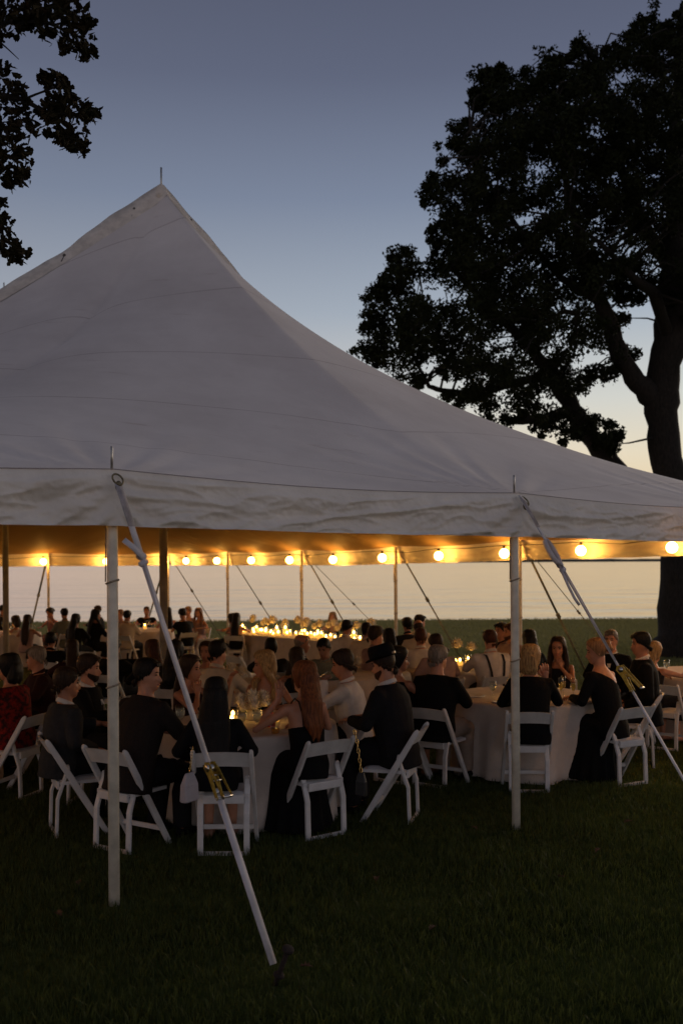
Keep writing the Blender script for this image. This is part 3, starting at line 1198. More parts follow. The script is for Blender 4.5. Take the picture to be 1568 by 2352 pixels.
CROWN = [(806, 806), (832, 800), (834, 764), (832, 735), (846, 712), (842, 672), (868, 650), (872, 602), (896, 584), (905, 562), (938, 570), (958, 588), (984, 572), (988, 540), (996, 500), (968, 462), (978, 412), (996, 392), (1004, 342),
         (1030, 330), (1030, 290), (1072, 266), (1082, 226), (1090, 170), (1132, 152), (1192, 152), (1216, 162), (1232, 126), (1282, 136), (1330, 92), (1376, 116), (1424, 84), (1452, 60), (1490, 28), (1512, 62), (1545, 44), (1568, 6), (1640, -40), (1760, 20),
         (1850, 160), (1900, 380), (1880, 640), (1800, 820), (1700, 870), (1620, 840), (1580, 760), (1560, 700), (1500, 690), (1470, 700), (1440, 730), (1470, 770), (1462, 830), (1420, 850), (1398, 890),
         (1352, 880), (1344, 930), (1376, 948), (1424, 968), (1432, 1006), (1410, 1044), (1376, 1032), (1360, 1000), (1340, 1004), (1310, 1020), (1260, 1012), (1224, 992), (1190, 962), (1168, 980), (1120, 972), (1064, 944), (1010, 905), (1000, 860), (978, 850), (960, 892), (930, 878), (880, 850)]
HOLES = [(1440, 770, 30), (1400, 700, 16), (1478, 740, 22), (1490, 690, 12), (1310, 700, 15), (1290, 665, 10), (985, 840, 22), (1000, 890, 24), (1052, 880, 16), (1140, 952, 14), (1204, 975, 16), (1120, 800, 7), (1070, 720, 12), (955, 670, 13), (1268, 580, 10),
         (1290, 800, 14), (1260, 845, 16), (1380, 820, 22), (1340, 830, 16), (1075, 392, 10), (1200, 600, 8), (1330, 380, 10), (1480, 460, 12), (1545, 610, 14), (1500, 420, 9), (1410, 520, 8), (1350, 930, 26), (1160, 900, 10), (1235, 560, 7), (1100, 560, 8), (890, 720, 9), (1195, 500, 6), (1300, 545, 6), (1150, 690, 7)]
g = random.Random(5)
cen, rad = [], []
twigs = MB()
tries = 0
while len(cen) < 1900 and tries < 60000:
    tries += 1
    x, y = g.uniform(800, 1900), g.uniform(-40, 1050)
    if x > 1600 and g.random() < 0.75:
        continue
    if not inside(CROWN, x, y):
        continue
    dist = poly_dist(CROWN, x, y)
    nz = noise.noise((x * 0.011, y * 0.011, 2.0)) + 0.5 * noise.noise((x * 0.03, y * 0.03, 7.0))
    if nz < -0.42 and dist > 14:
        continue
    if any(math.hypot(x - a, y - b_) < r_ * 1.25 for a, b_, r_ in HOLES):
        continue
    spread = min(3.6, 0.5 + dist * 0.028)
    yy = OY + g.uniform(-spread, spread)
    rr = g.uniform(0.20, 0.42) if dist > 22 else g.uniform(0.10, 0.22)
    p = W(x, y, yy)
    cen.append(tuple(p - OO))
    rad.append(rr)
    if len(cen) % 5 == 0:
        near = min(LIMBS, key=lambda q_: (q_ - p).length_squared)
        m_ = near.lerp(p, 0.55) + Vector((g.uniform(-.3, .3), g.uniform(-.3, .3), g.uniform(-0.1, .4)))
        if (near - p).length < 4.5:
            twigs.tube([near, near.lerp(m_, 0.6), m_, p], [0.035, 0.028, 0.02, 0.008], 5)
twigs.build('branchlets', bark, oak, off=OO)
put('crown', leaves_mesh('crown', cen, rad, 96, 0.112, SIMPLE, 3), leafm, oak)
# loose sprigs that stand out of the crown's edge
cen, rad = [], []
for a, b_ in ((1500, 30), (1486, 48), (1496, 12), (1275, 122), (1262, 130), (1330, 86), (1104, 158), (1090, 176), (985, 455), (972, 448), (980, 470), (838, 690), (848, 668), (840, 720), (836, 745), (900, 570), (1005, 340), (1568, 20), (1240, 124), (812, 805), (826, 810)):
    for k in range(3):
        cen.append(tuple(W(a + g.uniform(-9, 9), b_ + g.uniform(-9, 9), OY + g.uniform(-.8, .8)) - OO))
        rad.append(0.16)
put('sprigs', leaves_mesh('sprigs', cen, rad, 14, 0.12, SIMPLE, 4), leafm, oak)

# ---- the oak whose boughs reach in from the left, nearer than the tent's peak
LY = 8.2
oak2 = thing('oak_tree', 'near oak whose dark leafy boughs hang in at the upper left', 'tree', (-8.6, 7.2, gz(7.2)))
O2 = Vector(oak2.location)
MB().tube([O2 + Vector((0, 0, -0.2)), O2 + Vector((0.02, 0, 0.5)), O2 + Vector((0.1, 0.05, 2.2)), O2 + Vector((0.35, 0.1, 4.2)), O2 + Vector((0.5, 0.3, 6.2)), O2 + Vector((0.4, 0.4, 8.4))], [0.55, 0.42, 0.36, 0.33, 0.24, 0.1], 16).build('trunk', bark, oak2, off=O2)
BOUGH = [([(-1200, 500, 7.6, 90), (-700, 330, 7.8, 70), (-250, 240, 8.0, 40), (-60, 210, 8.1, 22), (54, 228, 8.2, 12), (98, 254, 8.2, 9), (140, 290, 8.2, 6), (168, 318, 8.2, 3)]),
         ([(-250, 240, 8.0, 26), (-90, 100, 8.0, 18), (20, 50, 8.2, 12), (110, 52, 8.2, 8), (200, 92, 8.3, 4)]),
         ([(-90, 100, 8.0, 8), (-20, 80, 8.1, 5), (14, 108, 8.2, 3.5), (44, 136, 8.2, 1.5)]),
         ([(-250, 240, 8.0, 20), (-120, 380, 8.1, 12), (-20, 470, 8.2, 8), (20, 540, 8.3, 5), (66, 584, 8.3, 2)]),
         ([(-60, 210, 8.1, 14), (10, 290, 8.2, 8), (40, 360, 8.2, 5), (44, 430, 8.3, 2)]),
         ([(54, 228, 8.2, 6), (90, 214, 8.1, 5), (128, 200, 8.1, 4), (152, 190, 8.1, 2)]),
         ([(98, 254, 8.2, 4), (118, 226, 8.2, 3), (104, 180, 8.2, 1.5)]),
         ([(98, 254, 8.2, 5), (150, 262, 8.2, 3.5), (205, 248, 8.2, 1.5)])]
for i, pts in enumerate(BOUGH):
    lm = MB()
    limb(lm, pts, 8, 0.1, 50 + i)
    lm.build('bough', bark, oak2, off=O2)
POLY2 = [
    ([(-420, -80), (186, -60), (196, 20), (206, 62), (236, 98), (228, 122), (214, 120), (190, 138), (176, 112), (150, 118), (118, 100), (98, 84), (78, 60), (74, 40), (64, 66), (48, 90), (20, 80), (-10, 92), (-420, 120)], 230),
    ([(-420, 150), (-10, 142), (20, 160), (48, 196), (70, 218), (60, 248), (98, 262), (100, 300), (92, 330), (84, 372), (62, 362), (56, 400), (40, 440), (20, 418), (-10, 408), (-420, 420)], 230),
    ([(94, 170), (116, 166), (150, 184), (164, 206), (162, 238), (200, 238), (216, 246), (216, 300), (210, 334), (186, 330), (190, 362), (160, 358), (148, 322), (120, 314), (112, 286), (104, 262), (100, 228), (116, 212)], 85),
    ([(-420, 470), (6, 464), (14, 488), (22, 520), (44, 556), (72, 566), (74, 590), (54, 582), (40, 600), (16, 578), (-10, 560), (-420, 640)], 130)]
cen, rad = [], []
for poly, cnt in POLY2:
    x0, x1 = min(p[0] for p in poly), max(p[0] for p in poly)
    y0, y1 = min(p[1] for p in poly), max(p[1] for p in poly)
    k = tr = 0
    while k < cnt and tr < 9000:
        tr += 1
        x, y = g.uniform(x0, x1), g.uniform(y0, y1)
        if x < -60 and g.random() < 0.7:
            continue
        if not inside(poly, x, y):
            continue
        if noise.noise((x * 0.03, y * 0.03, 4)) < 0.0:
            continue
        dist = poly_dist(poly, x, y)
        sp = min(0.8, 0.1 + dist * 0.02)
        cen.append(tuple(W(x, y, LY + g.uniform(-sp, sp)) - O2))
        rad.append(0.05 + min(0.13, dist * 0.004))
        k += 1
put('crown', leaves_mesh('crown', cen, rad, 5, 0.078, LOBED, 6), leafn, oak2)

# a few fallen oak leaves
fl = mat('fallen_leaf', (0.09, 0.04, 0.02), 0.8, var=0.4, vscale=30)
n = len(LOBED)
leaf_me = bpy.data.meshes.new('fallen_leaf')
leaf_me.from_pydata([(a * 0.065, b_ * 0.065, 0.012 * abs(b_) * 4) for a, b_ in LOBED] + [(a * 0.065, b_ * 0.065, 0.012 * abs(b_) * 4 - 0.002) for a, b_ in LOBED], [],
                    [tuple(range(n)), tuple(range(2 * n - 1, n - 1, -1))] + [(i, n + i, n + (i + 1) % n, (i + 1) % n) for i in range(n)])
for a, b_ in ((178, 2043), (134, 2116), (244, 1898), (1742, 1950), (1656, 2066), (1740, 3000), (1808 - 720, 1915), (1285, 2030), (1370, 1968), (862, 2035), (990, 2150), (1186, 1880), (1440, 1900), (700, 2240)):
    if a > 1560 or b_ > 2340:
        continue
    y = CAMZ * F / (b_ - 1290 + ROLL * (a - 784))
    for _ in range(3):
        y = (CAMZ - gz(y)) * F / (b_ - 1290 + ROLL * (a - 784))
    p = G(a, y)
    o = put('fallen_leaf', leaf_me, fl, None, (p.x, p.y, p.z + 0.045), g.uniform(0, 6))
    o.rotation_euler = (g.uniform(-.3, .3), g.uniform(-.3, .3), g.uniform(0, 6))
    tag(o, 'small brown oak leaf fallen on the dark grass', 'leaf', 'fallen oak leaves on the lawn')

# ================================================================== chairs
chairm = mat('chair_resin', (0.62, 0.60, 0.58), 0.42, var=0.10, vscale=10, bump=0.1, bscale=60)


def chair_parts():
    out = []
    H, hw = 0.775, 0.21
    rail = lambda z: -0.215 + (0.775 - z) / 0.775 * 0.47      # y of the long rail at height z
    for s in (-1, 1):
        mb = MB()
        x = s * hw
        pts = [Vector((x, rail(0.0), 0.0)), Vector((x, rail(0.40), 0.40)), Vector((x, rail(0.745), 0.745)), Vector((x, rail(0.765), 0.765)), Vector((x, rail(0.778), 0.778))]
        wd = [(0.030, 0.042), (0.030, 0.050), (0.030, 0.044), (0.028, 0.036), (0.018, 0.018)]
        pr = [(0.5, 0.35), (0.35, 0.5), (-0.35, 0.5), (-0.5, 0.35), (-0.5, -0.35), (-0.35, -0.5), (0.35, -0.5), (0.5, -0.35)]
        mb.tube(pts, wd, side=(1, 0, 0), prof=pr)
        out.append(('front_leg', mb.mesh('front_leg', False)))
        mb = MB()
        x = s * 0.168
        pts = [Vector((x, -0.135, 0.0)), Vector((x, -0.125, 0.3)), Vector((x, rail(0.50) + 0.005, 0.535)), Vector((x, rail(0.5), 0.556)), Vector((x, rail(0.5), 0.565))]
        wd = [(0.042, 0.026), (0.042, 0.026), (0.042, 0.026), (0.034, 0.024), (0.016, 0.018)]
        mb.tube(pts, wd, side=(1, 0, 0), prof=pr)
        mb.tube([(x + s * 0.015, rail(0.5), 0.50), (x + s * 0.03, rail(0.5), 0.50)], 0.008, 8)
        out.append(('rear_leg', mb.mesh('rear_leg', False)))
    mb = MB()
    mb.bar((-0.15, -0.135, 0.016), (0.15, -0.135, 0.016), 0.030, 0.026, side=(0, 0, 1))
    out.append(('rear_foot_bar', mb.mesh('rear_foot_bar', False)))
    mb = MB()
    mb.bar((-0.15, -0.118, 0.405), (0.15, -0.118, 0.405), 0.062, 0.022, side=(0, 0, 1))
    out.append(('seat_apron', mb.mesh('seat_apron', False)))
    mb = MB()
    mb.bar((-0.20, rail(0.13), 0.13), (0.20, rail(0.13), 0.13), 0.036, 0.022, side=(0, 0, 1))
    out.append(('front_stretcher', mb.mesh('front_stretcher', False)))
    # seat: frame with a softly raised pad
    mb = MB()
    N = 8
    vs, fs = [], []
    for j in range(N + 1):
        for i in range(N + 1):
            u, v = i / N, j / N
            w = 0.188 - 0.01 * (1 - v)
            d = min(u, 1 - u, v, 1 - v)
            vs.append(((u * 2 - 1) * w, -0.105 + v * 0.36, 0.437 + 0.018 * min(1, d * 6) ** 0.5))
    fs = [(j * (N + 1) + i, j * (N + 1) + i + 1, (j + 1) * (N + 1) + i + 1, (j + 1) * (N + 1) + i) for j in range(N) for i in range(N)]
    mb.add(vs, fs)
    mb.box((0, 0.075, 0.425), (0.372, 0.356, 0.026))
    out.append(('seat', mb.mesh('seat', False)))
    # curved back slat
    mb = MB()
    N = 12
    vs = []
    for i in range(N + 1):
        u = i / N * 2 - 1
        cv = 0.028 * (1 - u * u)
        top = 0.755 + 0.016 * (1 - u * u)
        bot = 0.648 + 0.014 * (1 - u * u) - 0.004
        for (z, th) in ((bot, 0), (top, 0), (top, 0.02), (bot, 0.02)):
            vs.append((u * 0.198, rail(z) - cv - 0.012 + th, z))
    fs = []
    for i in range(N):
        for k in range(4):
            fs.append((i * 4 + k, i * 4 + (k + 1) % 4, (i + 1) * 4 + (k + 1) % 4, (i + 1) * 4 + k))
    fs += [(0, 3, 2, 1), (N * 4, N * 4 + 1, N * 4 + 2, N * 4 + 3)]
    mb.add(vs, fs)
    out.append(('backrest', mb.mesh('backrest', False)))
    for _, me in out:
        me.materials.append(chairm)
    return out


CHAIR = chair_parts()


def chair(loc, yaw, label):
    r = thing('folding_chair', label, 'chair', loc, yaw, 'white folding dinner chairs')
    for nm, me in CHAIR:
        put(nm, me, None, r)
    return r


# ================================================================== tables
clothm = mat('table_linen', (0.58, 0.50, 0.43), 0.85, var=0.12, vscale=4, bump=0.4, bscale=35)
woodt = mat('table_plywood', (0.25, 0.17, 0.10), 0.6, var=0.2, vscale=12)
TABLES = {}


def round_table(key, x, y, r, label, h=0.76, seed=0):
    g = random.Random(seed)
    z0 = gz(y)
    root = thing('round_table', label, 'table', (x, y, z0 + 0.012), 0, 'round dinner tables')
    MB().lathe([(r - 0.012, h - 0.03), (r - 0.012, h - 0.008)], 40).build('tabletop', woodt, root)
    for k in range(4):
        a = k * math.pi / 2 + 0.5
        MB().tube([(0.5 * r * math.cos(a), 0.5 * r * math.sin(a), h - 0.03), (0.6 * r * math.cos(a), 0.6 * r * math.sin(a), 0.0)], 0.015, 8).build('leg', woodt, root)
    n = 120
    ph = [g.uniform(0, 6.28) for _ in range(4)]
    prof = [(0.0, 0), (0.3 * r, 0), (0.7 * r, 0), (0.96 * r, 0), (r, -0.008), (r + 0.008, -0.03), (r + 0.014, -0.10), (r + 0.02, -0.2), (r + 0.028, -0.34), (r + 0.036, -0.5), (r + 0.045, -0.64), (r + 0.05, -h + 0.012)]
    vs, fs = [], []
    for rr, dz in prof:
        f = max(0, -dz / h)
        for j in range(n):
            a = 2 * math.pi * j / n
            fold = 0.075 * f ** 0.8 * (0.55 * math.sin(11 * a + ph[0]) + 0.3 * math.sin(17 * a + ph[1] + f) + 0.25 * math.sin(7 * a + ph[2]))
            q = rr + fold
            zz = h + dz + (0.003 * noise.noise((rr * math.cos(a) * 4, rr * math.sin(a) * 4, seed)) if rr > 0 else 0) + (0.012 * math.sin(5 * a + ph[3]) * f if f > 0.9 else 0)
            vs.append((q * math.cos(a), q * math.sin(a), max(0.008, zz)))
    for i in range(len(prof) - 1):
        for j in range(n):
            a, b_ = i * n + j, i * n + (j + 1) % n
            fs.append((a, b_, b_ + n, a + n))
    mb = MB()
    mb.add(vs, fs)
    mb.build('tablecloth', clothm, root)
    TABLES[key] = (Vector((x, y, z0 + h)), r)
    return root


round_table('near', -0.80, 8.58, 0.74, 'round table with white cloth between the redhead and the woman with long dark hair', seed=1)
round_table('right', 1.92, 10.50, 0.79, 'round table with white cloth beside the man in khaki trousers', seed=2)
round_table('candle', 1.62, 13.9, 0.85, 'candle-lit round table in front of the white shirted man with braces', seed=3)
round_table('mid', -1.30, 11.75, 0.74, 'dim round table with pale flowers behind the blonde woman in the camisole', seed=4)
round_table('centre', 0.10, 13.2, 0.80, 'round table hidden behind the redhead and the drinking man', seed=5)
round_table('far', -5.0, 24.2, 0.9, 'round table full of glasses under the far bulbs', seed=6)
round_table('farleft', -8.0, 23.4, 0.9, 'far round table at the left edge beyond the long brown hair', seed=7)
round_table('edge', 4.75, 12.9, 0.86, 'round table at the right edge below the oak trunk', seed=8)
round_table('left', -4.3, 9.7, 0.88, 'round table at the left edge by the red floral dress', seed=9)


def long_table(p0, p1, wd, label, h=0.76):
    p0, p1 = Vector(p0), Vector(p1)
    c = (p0 + p1) / 2
    d = p1 - p0
    root = thing('long_table', label, 'table', (c.x, c.y, gz(c.y)), math.atan2(d.y, d.x))
    L = d.length / 2
    MB().box((0, 0, h - 0.02), (2 * L - 0.03, wd - 0.03, 0.03)).build('tabletop', woodt, root)
    vs, fs = [], []
    ring = []
    n = 160
    per = 2 * (2 * L + wd)
    for j in range(n):
        q = j / n * per
        if q < 2 * L:
            ring.append((-L + q, -wd / 2, 0, -1))
        elif q < 2 * L + wd:
            ring.append((L, -wd / 2 + q - 2 * L, 1, 0))
        elif q < 4 * L + wd:
            ring.append((L - (q - 2 * L - wd), wd / 2, 0, 1))
        else:
            ring.append((-L, wd / 2 - (q - 4 * L - wd), -1, 0))
    for i, dz in enumerate((0, -0.01, -0.15, -0.35, -0.55, -h + 0.01)):
        f = -dz / h
        for j, (x, y, ox, oy) in enumerate(ring):
            o = 0.004 * i + 0.03 * f * math.sin(j * 0.9) + 0.02 * f * math.sin(j * 2.3)
            vs.append((x + ox * o, y + oy * o, h + dz))
    for i in range(5):
        for j in range(n):
            a, b_ = i * n + j, i * n + (j + 1) % n
            fs.append((a, b_, b_ + n, a + n))
    fs.append(tuple(range(n)))
    mb = MB()
    mb.add(vs, fs)
    mb.build('tablecloth', clothm, root, smooth=False)
    return root


LT0, LT1 = G(556, 23.2), G(850, 20.2)
long_table(LT0, LT1, 0.8, 'long cloth-covered table crowded with candles and cream flowers')

# ================================================================== table things
def thin_glass(name, col, fres=0.28, body=None, bw=0.0):
    """clear vessel or drink: lets light straight through and mirrors at the rim"""
    m = bpy.data.materials.new(name)
    m.use_nodes = True
    t = m.node_tree
    t.nodes.clear()
    oo = t.nodes.new('ShaderNodeOutputMaterial')
    gl_ = t.nodes.new('ShaderNodeBsdfGlossy')
    gl_.inputs['Roughness'].default_value = 0.04
    tr_ = t.nodes.new('ShaderNodeBsdfTransparent')
    tr_.inputs[0].default_value = tuple(col) + (1,)
    lw = t.nodes.new('ShaderNodeLayerWeight')
    lw.inputs[0].default_value = 0.5
    ms_ = t.nodes.new('ShaderNodeMixShader')
    src = tr_.outputs[0]
    if body:
        df = t.nodes.new('ShaderNodeBsdfTranslucent')
        df.inputs[0].default_value = tuple(body) + (1,)
        d2_ = t.nodes.new('ShaderNodeBsdfDiffuse')
        d2_.inputs[0].default_value = tuple(body) + (1,)
        a_ = t.nodes.new('ShaderNodeAddShader')
        t.links.new(df.outputs[0], a_.inputs[0])
        t.links.new(d2_.outputs[0], a_.inputs[1])
        m2 = t.nodes.new('ShaderNodeMixShader')
        m2.inputs[0].default_value = bw
        t.links.new(tr_.outputs[0], m2.inputs[1])
        t.links.new(a_.outputs[0], m2.inputs[2])
        src = m2.outputs[0]
    pw_ = t.nodes.new('ShaderNodeMath')
    pw_.operation = 'POWER'
    pw_.inputs[1].default_value = 2.2
    t.links.new(lw.outputs['Facing'], pw_.inputs[0])
    sc2_ = t.nodes.new('ShaderNodeMath')
    sc2_.operation = 'MULTIPLY_ADD'
    sc2_.inputs[1].default_value = 0.35
    sc2_.inputs[2].default_value = 0.04
    t.links.new(pw_.outputs[0], sc2_.inputs[0])
    t.links.new(sc2_.outputs[0], ms_.inputs[0])
    t.links.new(src, ms_.inputs[1])
    t.links.new(gl_.outputs[0], ms_.inputs[2])
    t.links.new(ms_.outputs[0], oo.inputs[0])
    return m


glassm = thin_glass('clear_glass', (0.93, 0.95, 0.94))
waterm = thin_glass('drink_water', (0.90, 0.92, 0.92), 0.30, (0.6, 0.58, 0.52), 0.12)
amber = thin_glass('drink_amber', (0.85, 0.60, 0.22), 0.2, (0.5, 0.30, 0.05), 0.4)
wine = thin_glass('drink_white_wine', (0.92, 0.82, 0.50), 0.25, (0.6, 0.45, 0.15), 0.2)
redd = thin_glass('drink_red', (0.6, 0.06, 0.05), 0.15, (0.55, 0.02, 0.02), 0.75)
platem = mat('plate_china', (0.72, 0.68, 0.62), 0.25)
linenm = mat('napkin_linen', (0.68, 0.62, 0.55), 0.9, var=0.15, vscale=12, bump=0.4, bscale=50)
flamem = bpy.data.materials.new('candle_flame')
flamem.use_nodes = True
t = flamem.node_tree
t.nodes.clear()
oo = t.nodes.new('ShaderNodeOutputMaterial')
em = t.nodes.new('ShaderNodeEmission')
em.inputs[0].default_value = (1.0, 0.50, 0.10, 1)
em.inputs[1].default_value = 34
t.links.new(em.outputs[0], oo.inputs[0])
waxm = mat('candle_wax', (0.85, 0.66, 0.40), 0.5, emit=(1.0, 0.42, 0.06), estr=1.3)  # emission added to the wax, imitating flame light shining through it
petalm = mat('cream_petal', (0.74, 0.66, 0.50), 0.95, spec=0.05, var=0.15, vscale=30)
stemm = mat('flower_stem', (0.03, 0.06, 0.02), 0.7)

GOBLET = MB().lathe([(0.034, 0), (0.033, 0.004), (0.007, 0.010), (0.006, 0.05), (0.012, 0.066), (0.034, 0.095), (0.039, 0.13), (0.036, 0.175), (0.0345, 0.175), (0.037, 0.13), (0.032, 0.097), (0.008, 0.072), (0.0, 0.071)], 20).mesh('goblet')
GOBLET.materials.append(glassm)
GWATER = MB().lathe([(0.0, 0.0725), (0.008, 0.0735), (0.0315, 0.098), (0.0362, 0.13), (0.036, 0.145), (0.0, 0.145)], 20).mesh('water')
FLUTE = MB().lathe([(0.03, 0), (0.029, 0.004), (0.005, 0.01), (0.004, 0.08), (0.014, 0.10), (0.024, 0.14), (0.026, 0.19), (0.022, 0.235), (0.021, 0.235), (0.0245, 0.19), (0.022, 0.14), (0.012, 0.105), (0.0, 0.10)], 18).mesh('flute')
FLUTE.materials.append(glassm)
FWINE = MB().lathe([(0.0, 0.1015), (0.012, 0.106), (0.0215, 0.14), (0.0238, 0.175), (0.0, 0.175)], 18).mesh('wine')
FWINE.materials.append(wine)
TUMBLER = MB().lathe([(0.032, 0), (0.040, 0.105), (0.0385, 0.105), (0.031, 0.008), (0.0, 0.007)], 20).mesh('tumbler')
TUMBLER.materials.append(glassm)
VOTIVE = MB().lathe([(0.030, 0), (0.036, 0.005), (0.038, 0.10), (0.0365, 0.10), (0.0345, 0.007), (0.0, 0.006)], 16).mesh('votive')
VOTIVE.materials.append(glassm)
WAX = MB().lathe([(0.0, 0.0075), (0.0335, 0.0085), (0.034, 0.035), (0.006, 0.033), (0.0, 0.034)], 14).mesh('wax')
WAX.materials.append(waxm)
FLAME = MB().lathe([(0.0, 0.038), (0.012, 0.046), (0.015, 0.054), (0.008, 0.070), (0.0, 0.080)], 10).mesh('flame')
FLAME.materials.append(flamem)


def glass(kind, p, label, fill=True, group=None):
    if kind == 'goblet':
        o = put('goblet', GOBLET, None, None, p)
        if fill:
            w = put('water', GWATER, waterm, o)
    elif kind == 'flute':
        o = put('champagne_flute', FLUTE, None, None, p)
        put('wine', FWINE, None, o)
    else:
        o = put('tumbler', TUMBLER, None, None, p)
        if fill:
            MB().lathe([(0.0, 0.0085), (0.0305, 0.009), (0.0345, 0.045), (0.0, 0.045)], 18).build('drink', amber, o)
    tag(o, label, 'glass', group)
    return o


def candle(p, label, sc_=1.0, tall=1.0, group='lit candles on the tables'):
    o = thing('candle', label, 'candle', p, random.uniform(0, 6), group)
    o.scale = (sc_, sc_, sc_)
    put('glass', VOTIVE, None, o).scale = (1, 1, 0.9 + 0.9 * (tall - 1) * 1.2)
    put('wax', WAX, None, o).scale = (1, 1, 1 + 2.6 * (tall - 1))
    put('flame', FLAME, None, o).location = (0, 0, 0.09 * (tall - 1))
    return o


def bloom(mb, c, r, seed, n=60):
    """a full round flower head of many narrow petals"""
    g = random.Random(seed)
    mb.ball(c, r * 0.55, 10, 7)
    for k in range(n):
        z = 1 - 1.7 * (k + 0.5) / n
        a = k * 2.39996 + g.uniform(-0.2, 0.2)
        q = math.sqrt(max(0, 1 - z * z))
        d = Vector((q * math.cos(a), q * math.sin(a), z * 0.8 + 0.12)).normalized()
        s = d.cross(Vector((0, 0, 1)))
        s = s.normalized() if s.length > 1e-3 else Vector((1, 0, 0))
        u = s.cross(d)
        C = Vector(c)
        l = r * g.uniform(0.85, 1.12)
        w = r * 0.17
        mb.add([C + d * l * 0.4, C + d * l * 0.75 + s * w, C + d * l * 1.05 + u * 0.1 * r, C + d * l * 0.75 - s * w], [(0, 1, 2, 3)])


def flowers(p, label, heads, vase=True, seed=0, cat='flowers'):
    o = thing('flower_arrangement', label, cat, p)
    if vase:
        MB().lathe([(0.05, 0), (0.07, 0.03), (0.06, 0.09), (0.045, 0.11), (0.0, 0.1)], 16).build('vase', mat('frosted_vase', (0.5, 0.42, 0.3), 0.3, trans=0.3), o)
    for i, (x, y, z, r) in enumerate(heads):
        mb = MB()
        bloom(mb, (x, y, z), r, seed * 31 + i)
        mb.build('bloom', petalm, o)
        MB().tube([(x * 0.25, y * 0.25, 0.05), (x * 0.8, y * 0.8, z - r * 0.4)], 0.004, 5).build('stem', stemm, o)
    return o


def on(key, dx, dy):
    c, r = TABLES[key]
    return c + Vector((dx, dy, 0.005))


T = on
# ---- the near table
flowers(T('near', 0.02, 0.12), 'white spiky dahlias at the centre of the near table', [(0, 0, 0.20, 0.085), (-0.11, 0.03, 0.17, 0.075), (0.10, 0.02, 0.16, 0.075), (0.02, -0.10, 0.15, 0.07), (-0.08, -0.07, 0.12, 0.06), (0.08, 0.11, 0.19, 0.07)], seed=1)
car = thing('carafe', 'glass carafe of red drink on the near table', 'carafe', T('near', 0.20, -0.30))
MB().lathe([(0.045, 0), (0.052, 0.006), (0.052, 0.02), (0.040, 0.10), (0.022, 0.17), (0.020, 0.20), (0.034, 0.235), (0.0325, 0.235), (0.0185, 0.20), (0.0205, 0.17), (0.038, 0.10), (0.049, 0.02), (0.0, 0.012)], 22).build('glass', glassm, car)
MB().lathe([(0.0, 0.0135), (0.048, 0.0205), (0.037, 0.10), (0.028, 0.135), (0.0, 0.135)], 20).build('drink', redd, car)
glass('goblet', T('near', -0.02, -0.42), 'water goblet right of the long dark hair on the near table')
glass('goblet', T('near', 0.10, -0.40), 'second water goblet beside the red carafe')
glass('tumbler', T('near', 0.26, -0.57), 'short tumbler of amber drink near the table edge by the redhead')
glass('goblet', T('near', 0.40, -0.36), 'half-hidden goblet behind the redhead’s elbow'.replace('’', "'"))
glass('goblet', T('near', -0.58, -0.12), 'goblet by the brown-jacketed man’s hand'.replace('’', "'"))
glass('goblet', T('near', -0.55, -0.26), 'goblet of water in front of the brown-jacketed man')
glass('tumbler', T('near', -0.40, -0.05), 'empty tumbler between the goblets and the flowers', fill=False)
glass('goblet', T('near', -0.36, -0.20), 'goblet just left of the long dark-haired woman')


def napkin(p, label, yaw, s=0.2):
    mb = MB()
    N = 8
    vs = [((i / N - 0.5) * s, (j / N - 0.5) * s * 0.7, 0.006 + 0.014 * abs(noise.noise((i * 0.6 + p[0] * 9, j * 0.6, p[1])))) for j in range(N + 1) for i in range(N + 1)]
    mb.add(vs, [(j * (N + 1) + i, j * (N + 1) + i + 1, (j + 1) * (N + 1) + i + 1, (j + 1) * (N + 1) + i) for j in range(N) for i in range(N)])
    mb.box((0, 0, 0.004), (s * 0.97, s * 0.68, 0.007))
    o = mb.build('napkin', linenm)
    o.location = p
    o.rotation_euler = (0, 0, yaw)
    return tag(o, label, 'napkin')


PLATE = MB().lathe([(0.055, 0), (0.06, 0.004), (0.11, 0.015), (0.125, 0.02), (0.122, 0.022), (0.105, 0.017), (0.055, 0.007), (0.0, 0.007)], 28).mesh('plate')
PLATE.materials.append(platem)


def plate(p, label):
    return tag(put('plate', PLATE, None, None, p), label, 'plate')


def fork(p, yaw, label):
    mb = MB()
    mb.bar((-0.09, 0, 0.004), (0.03, 0, 0.006), 0.008, 0.003, side=(0, 1, 0))
    mb.box((0.05, 0, 0.007), (0.04, 0.018, 0.002))
    for k in range(4):
        mb.box((0.085, -0.0075 + k * 0.005, 0.007), (0.035, 0.0025, 0.002))
    o = mb.build('fork', silver)
    o.location = p
    o.rotation_euler = (0, 0, yaw)
    return tag(o, label, 'cutlery')


napkin(T('near', 0.44, -0.48), 'crumpled linen napkin beside the amber tumbler', 0.3, 0.26)
napkin(T('near', -0.15, -0.60), 'folded napkin beside the long dark hair', -0.2, 0.22)
fork(T('near', 0.36, -0.5), 0.4, 'fork between the amber tumbler and the carafe')
candle(T('near', -0.16, 0.16), 'lit votive left of the white dahlias on the near table', 1.1, 1.0)
candle(T('near', 0.22, 0.02), 'lit votive behind the red carafe on the near table', 1.1, 1.0)
candle(T('near', -0.14, -0.10), 'lit votive hidden by the long dark hair on the near table', 1.1, 1.0)
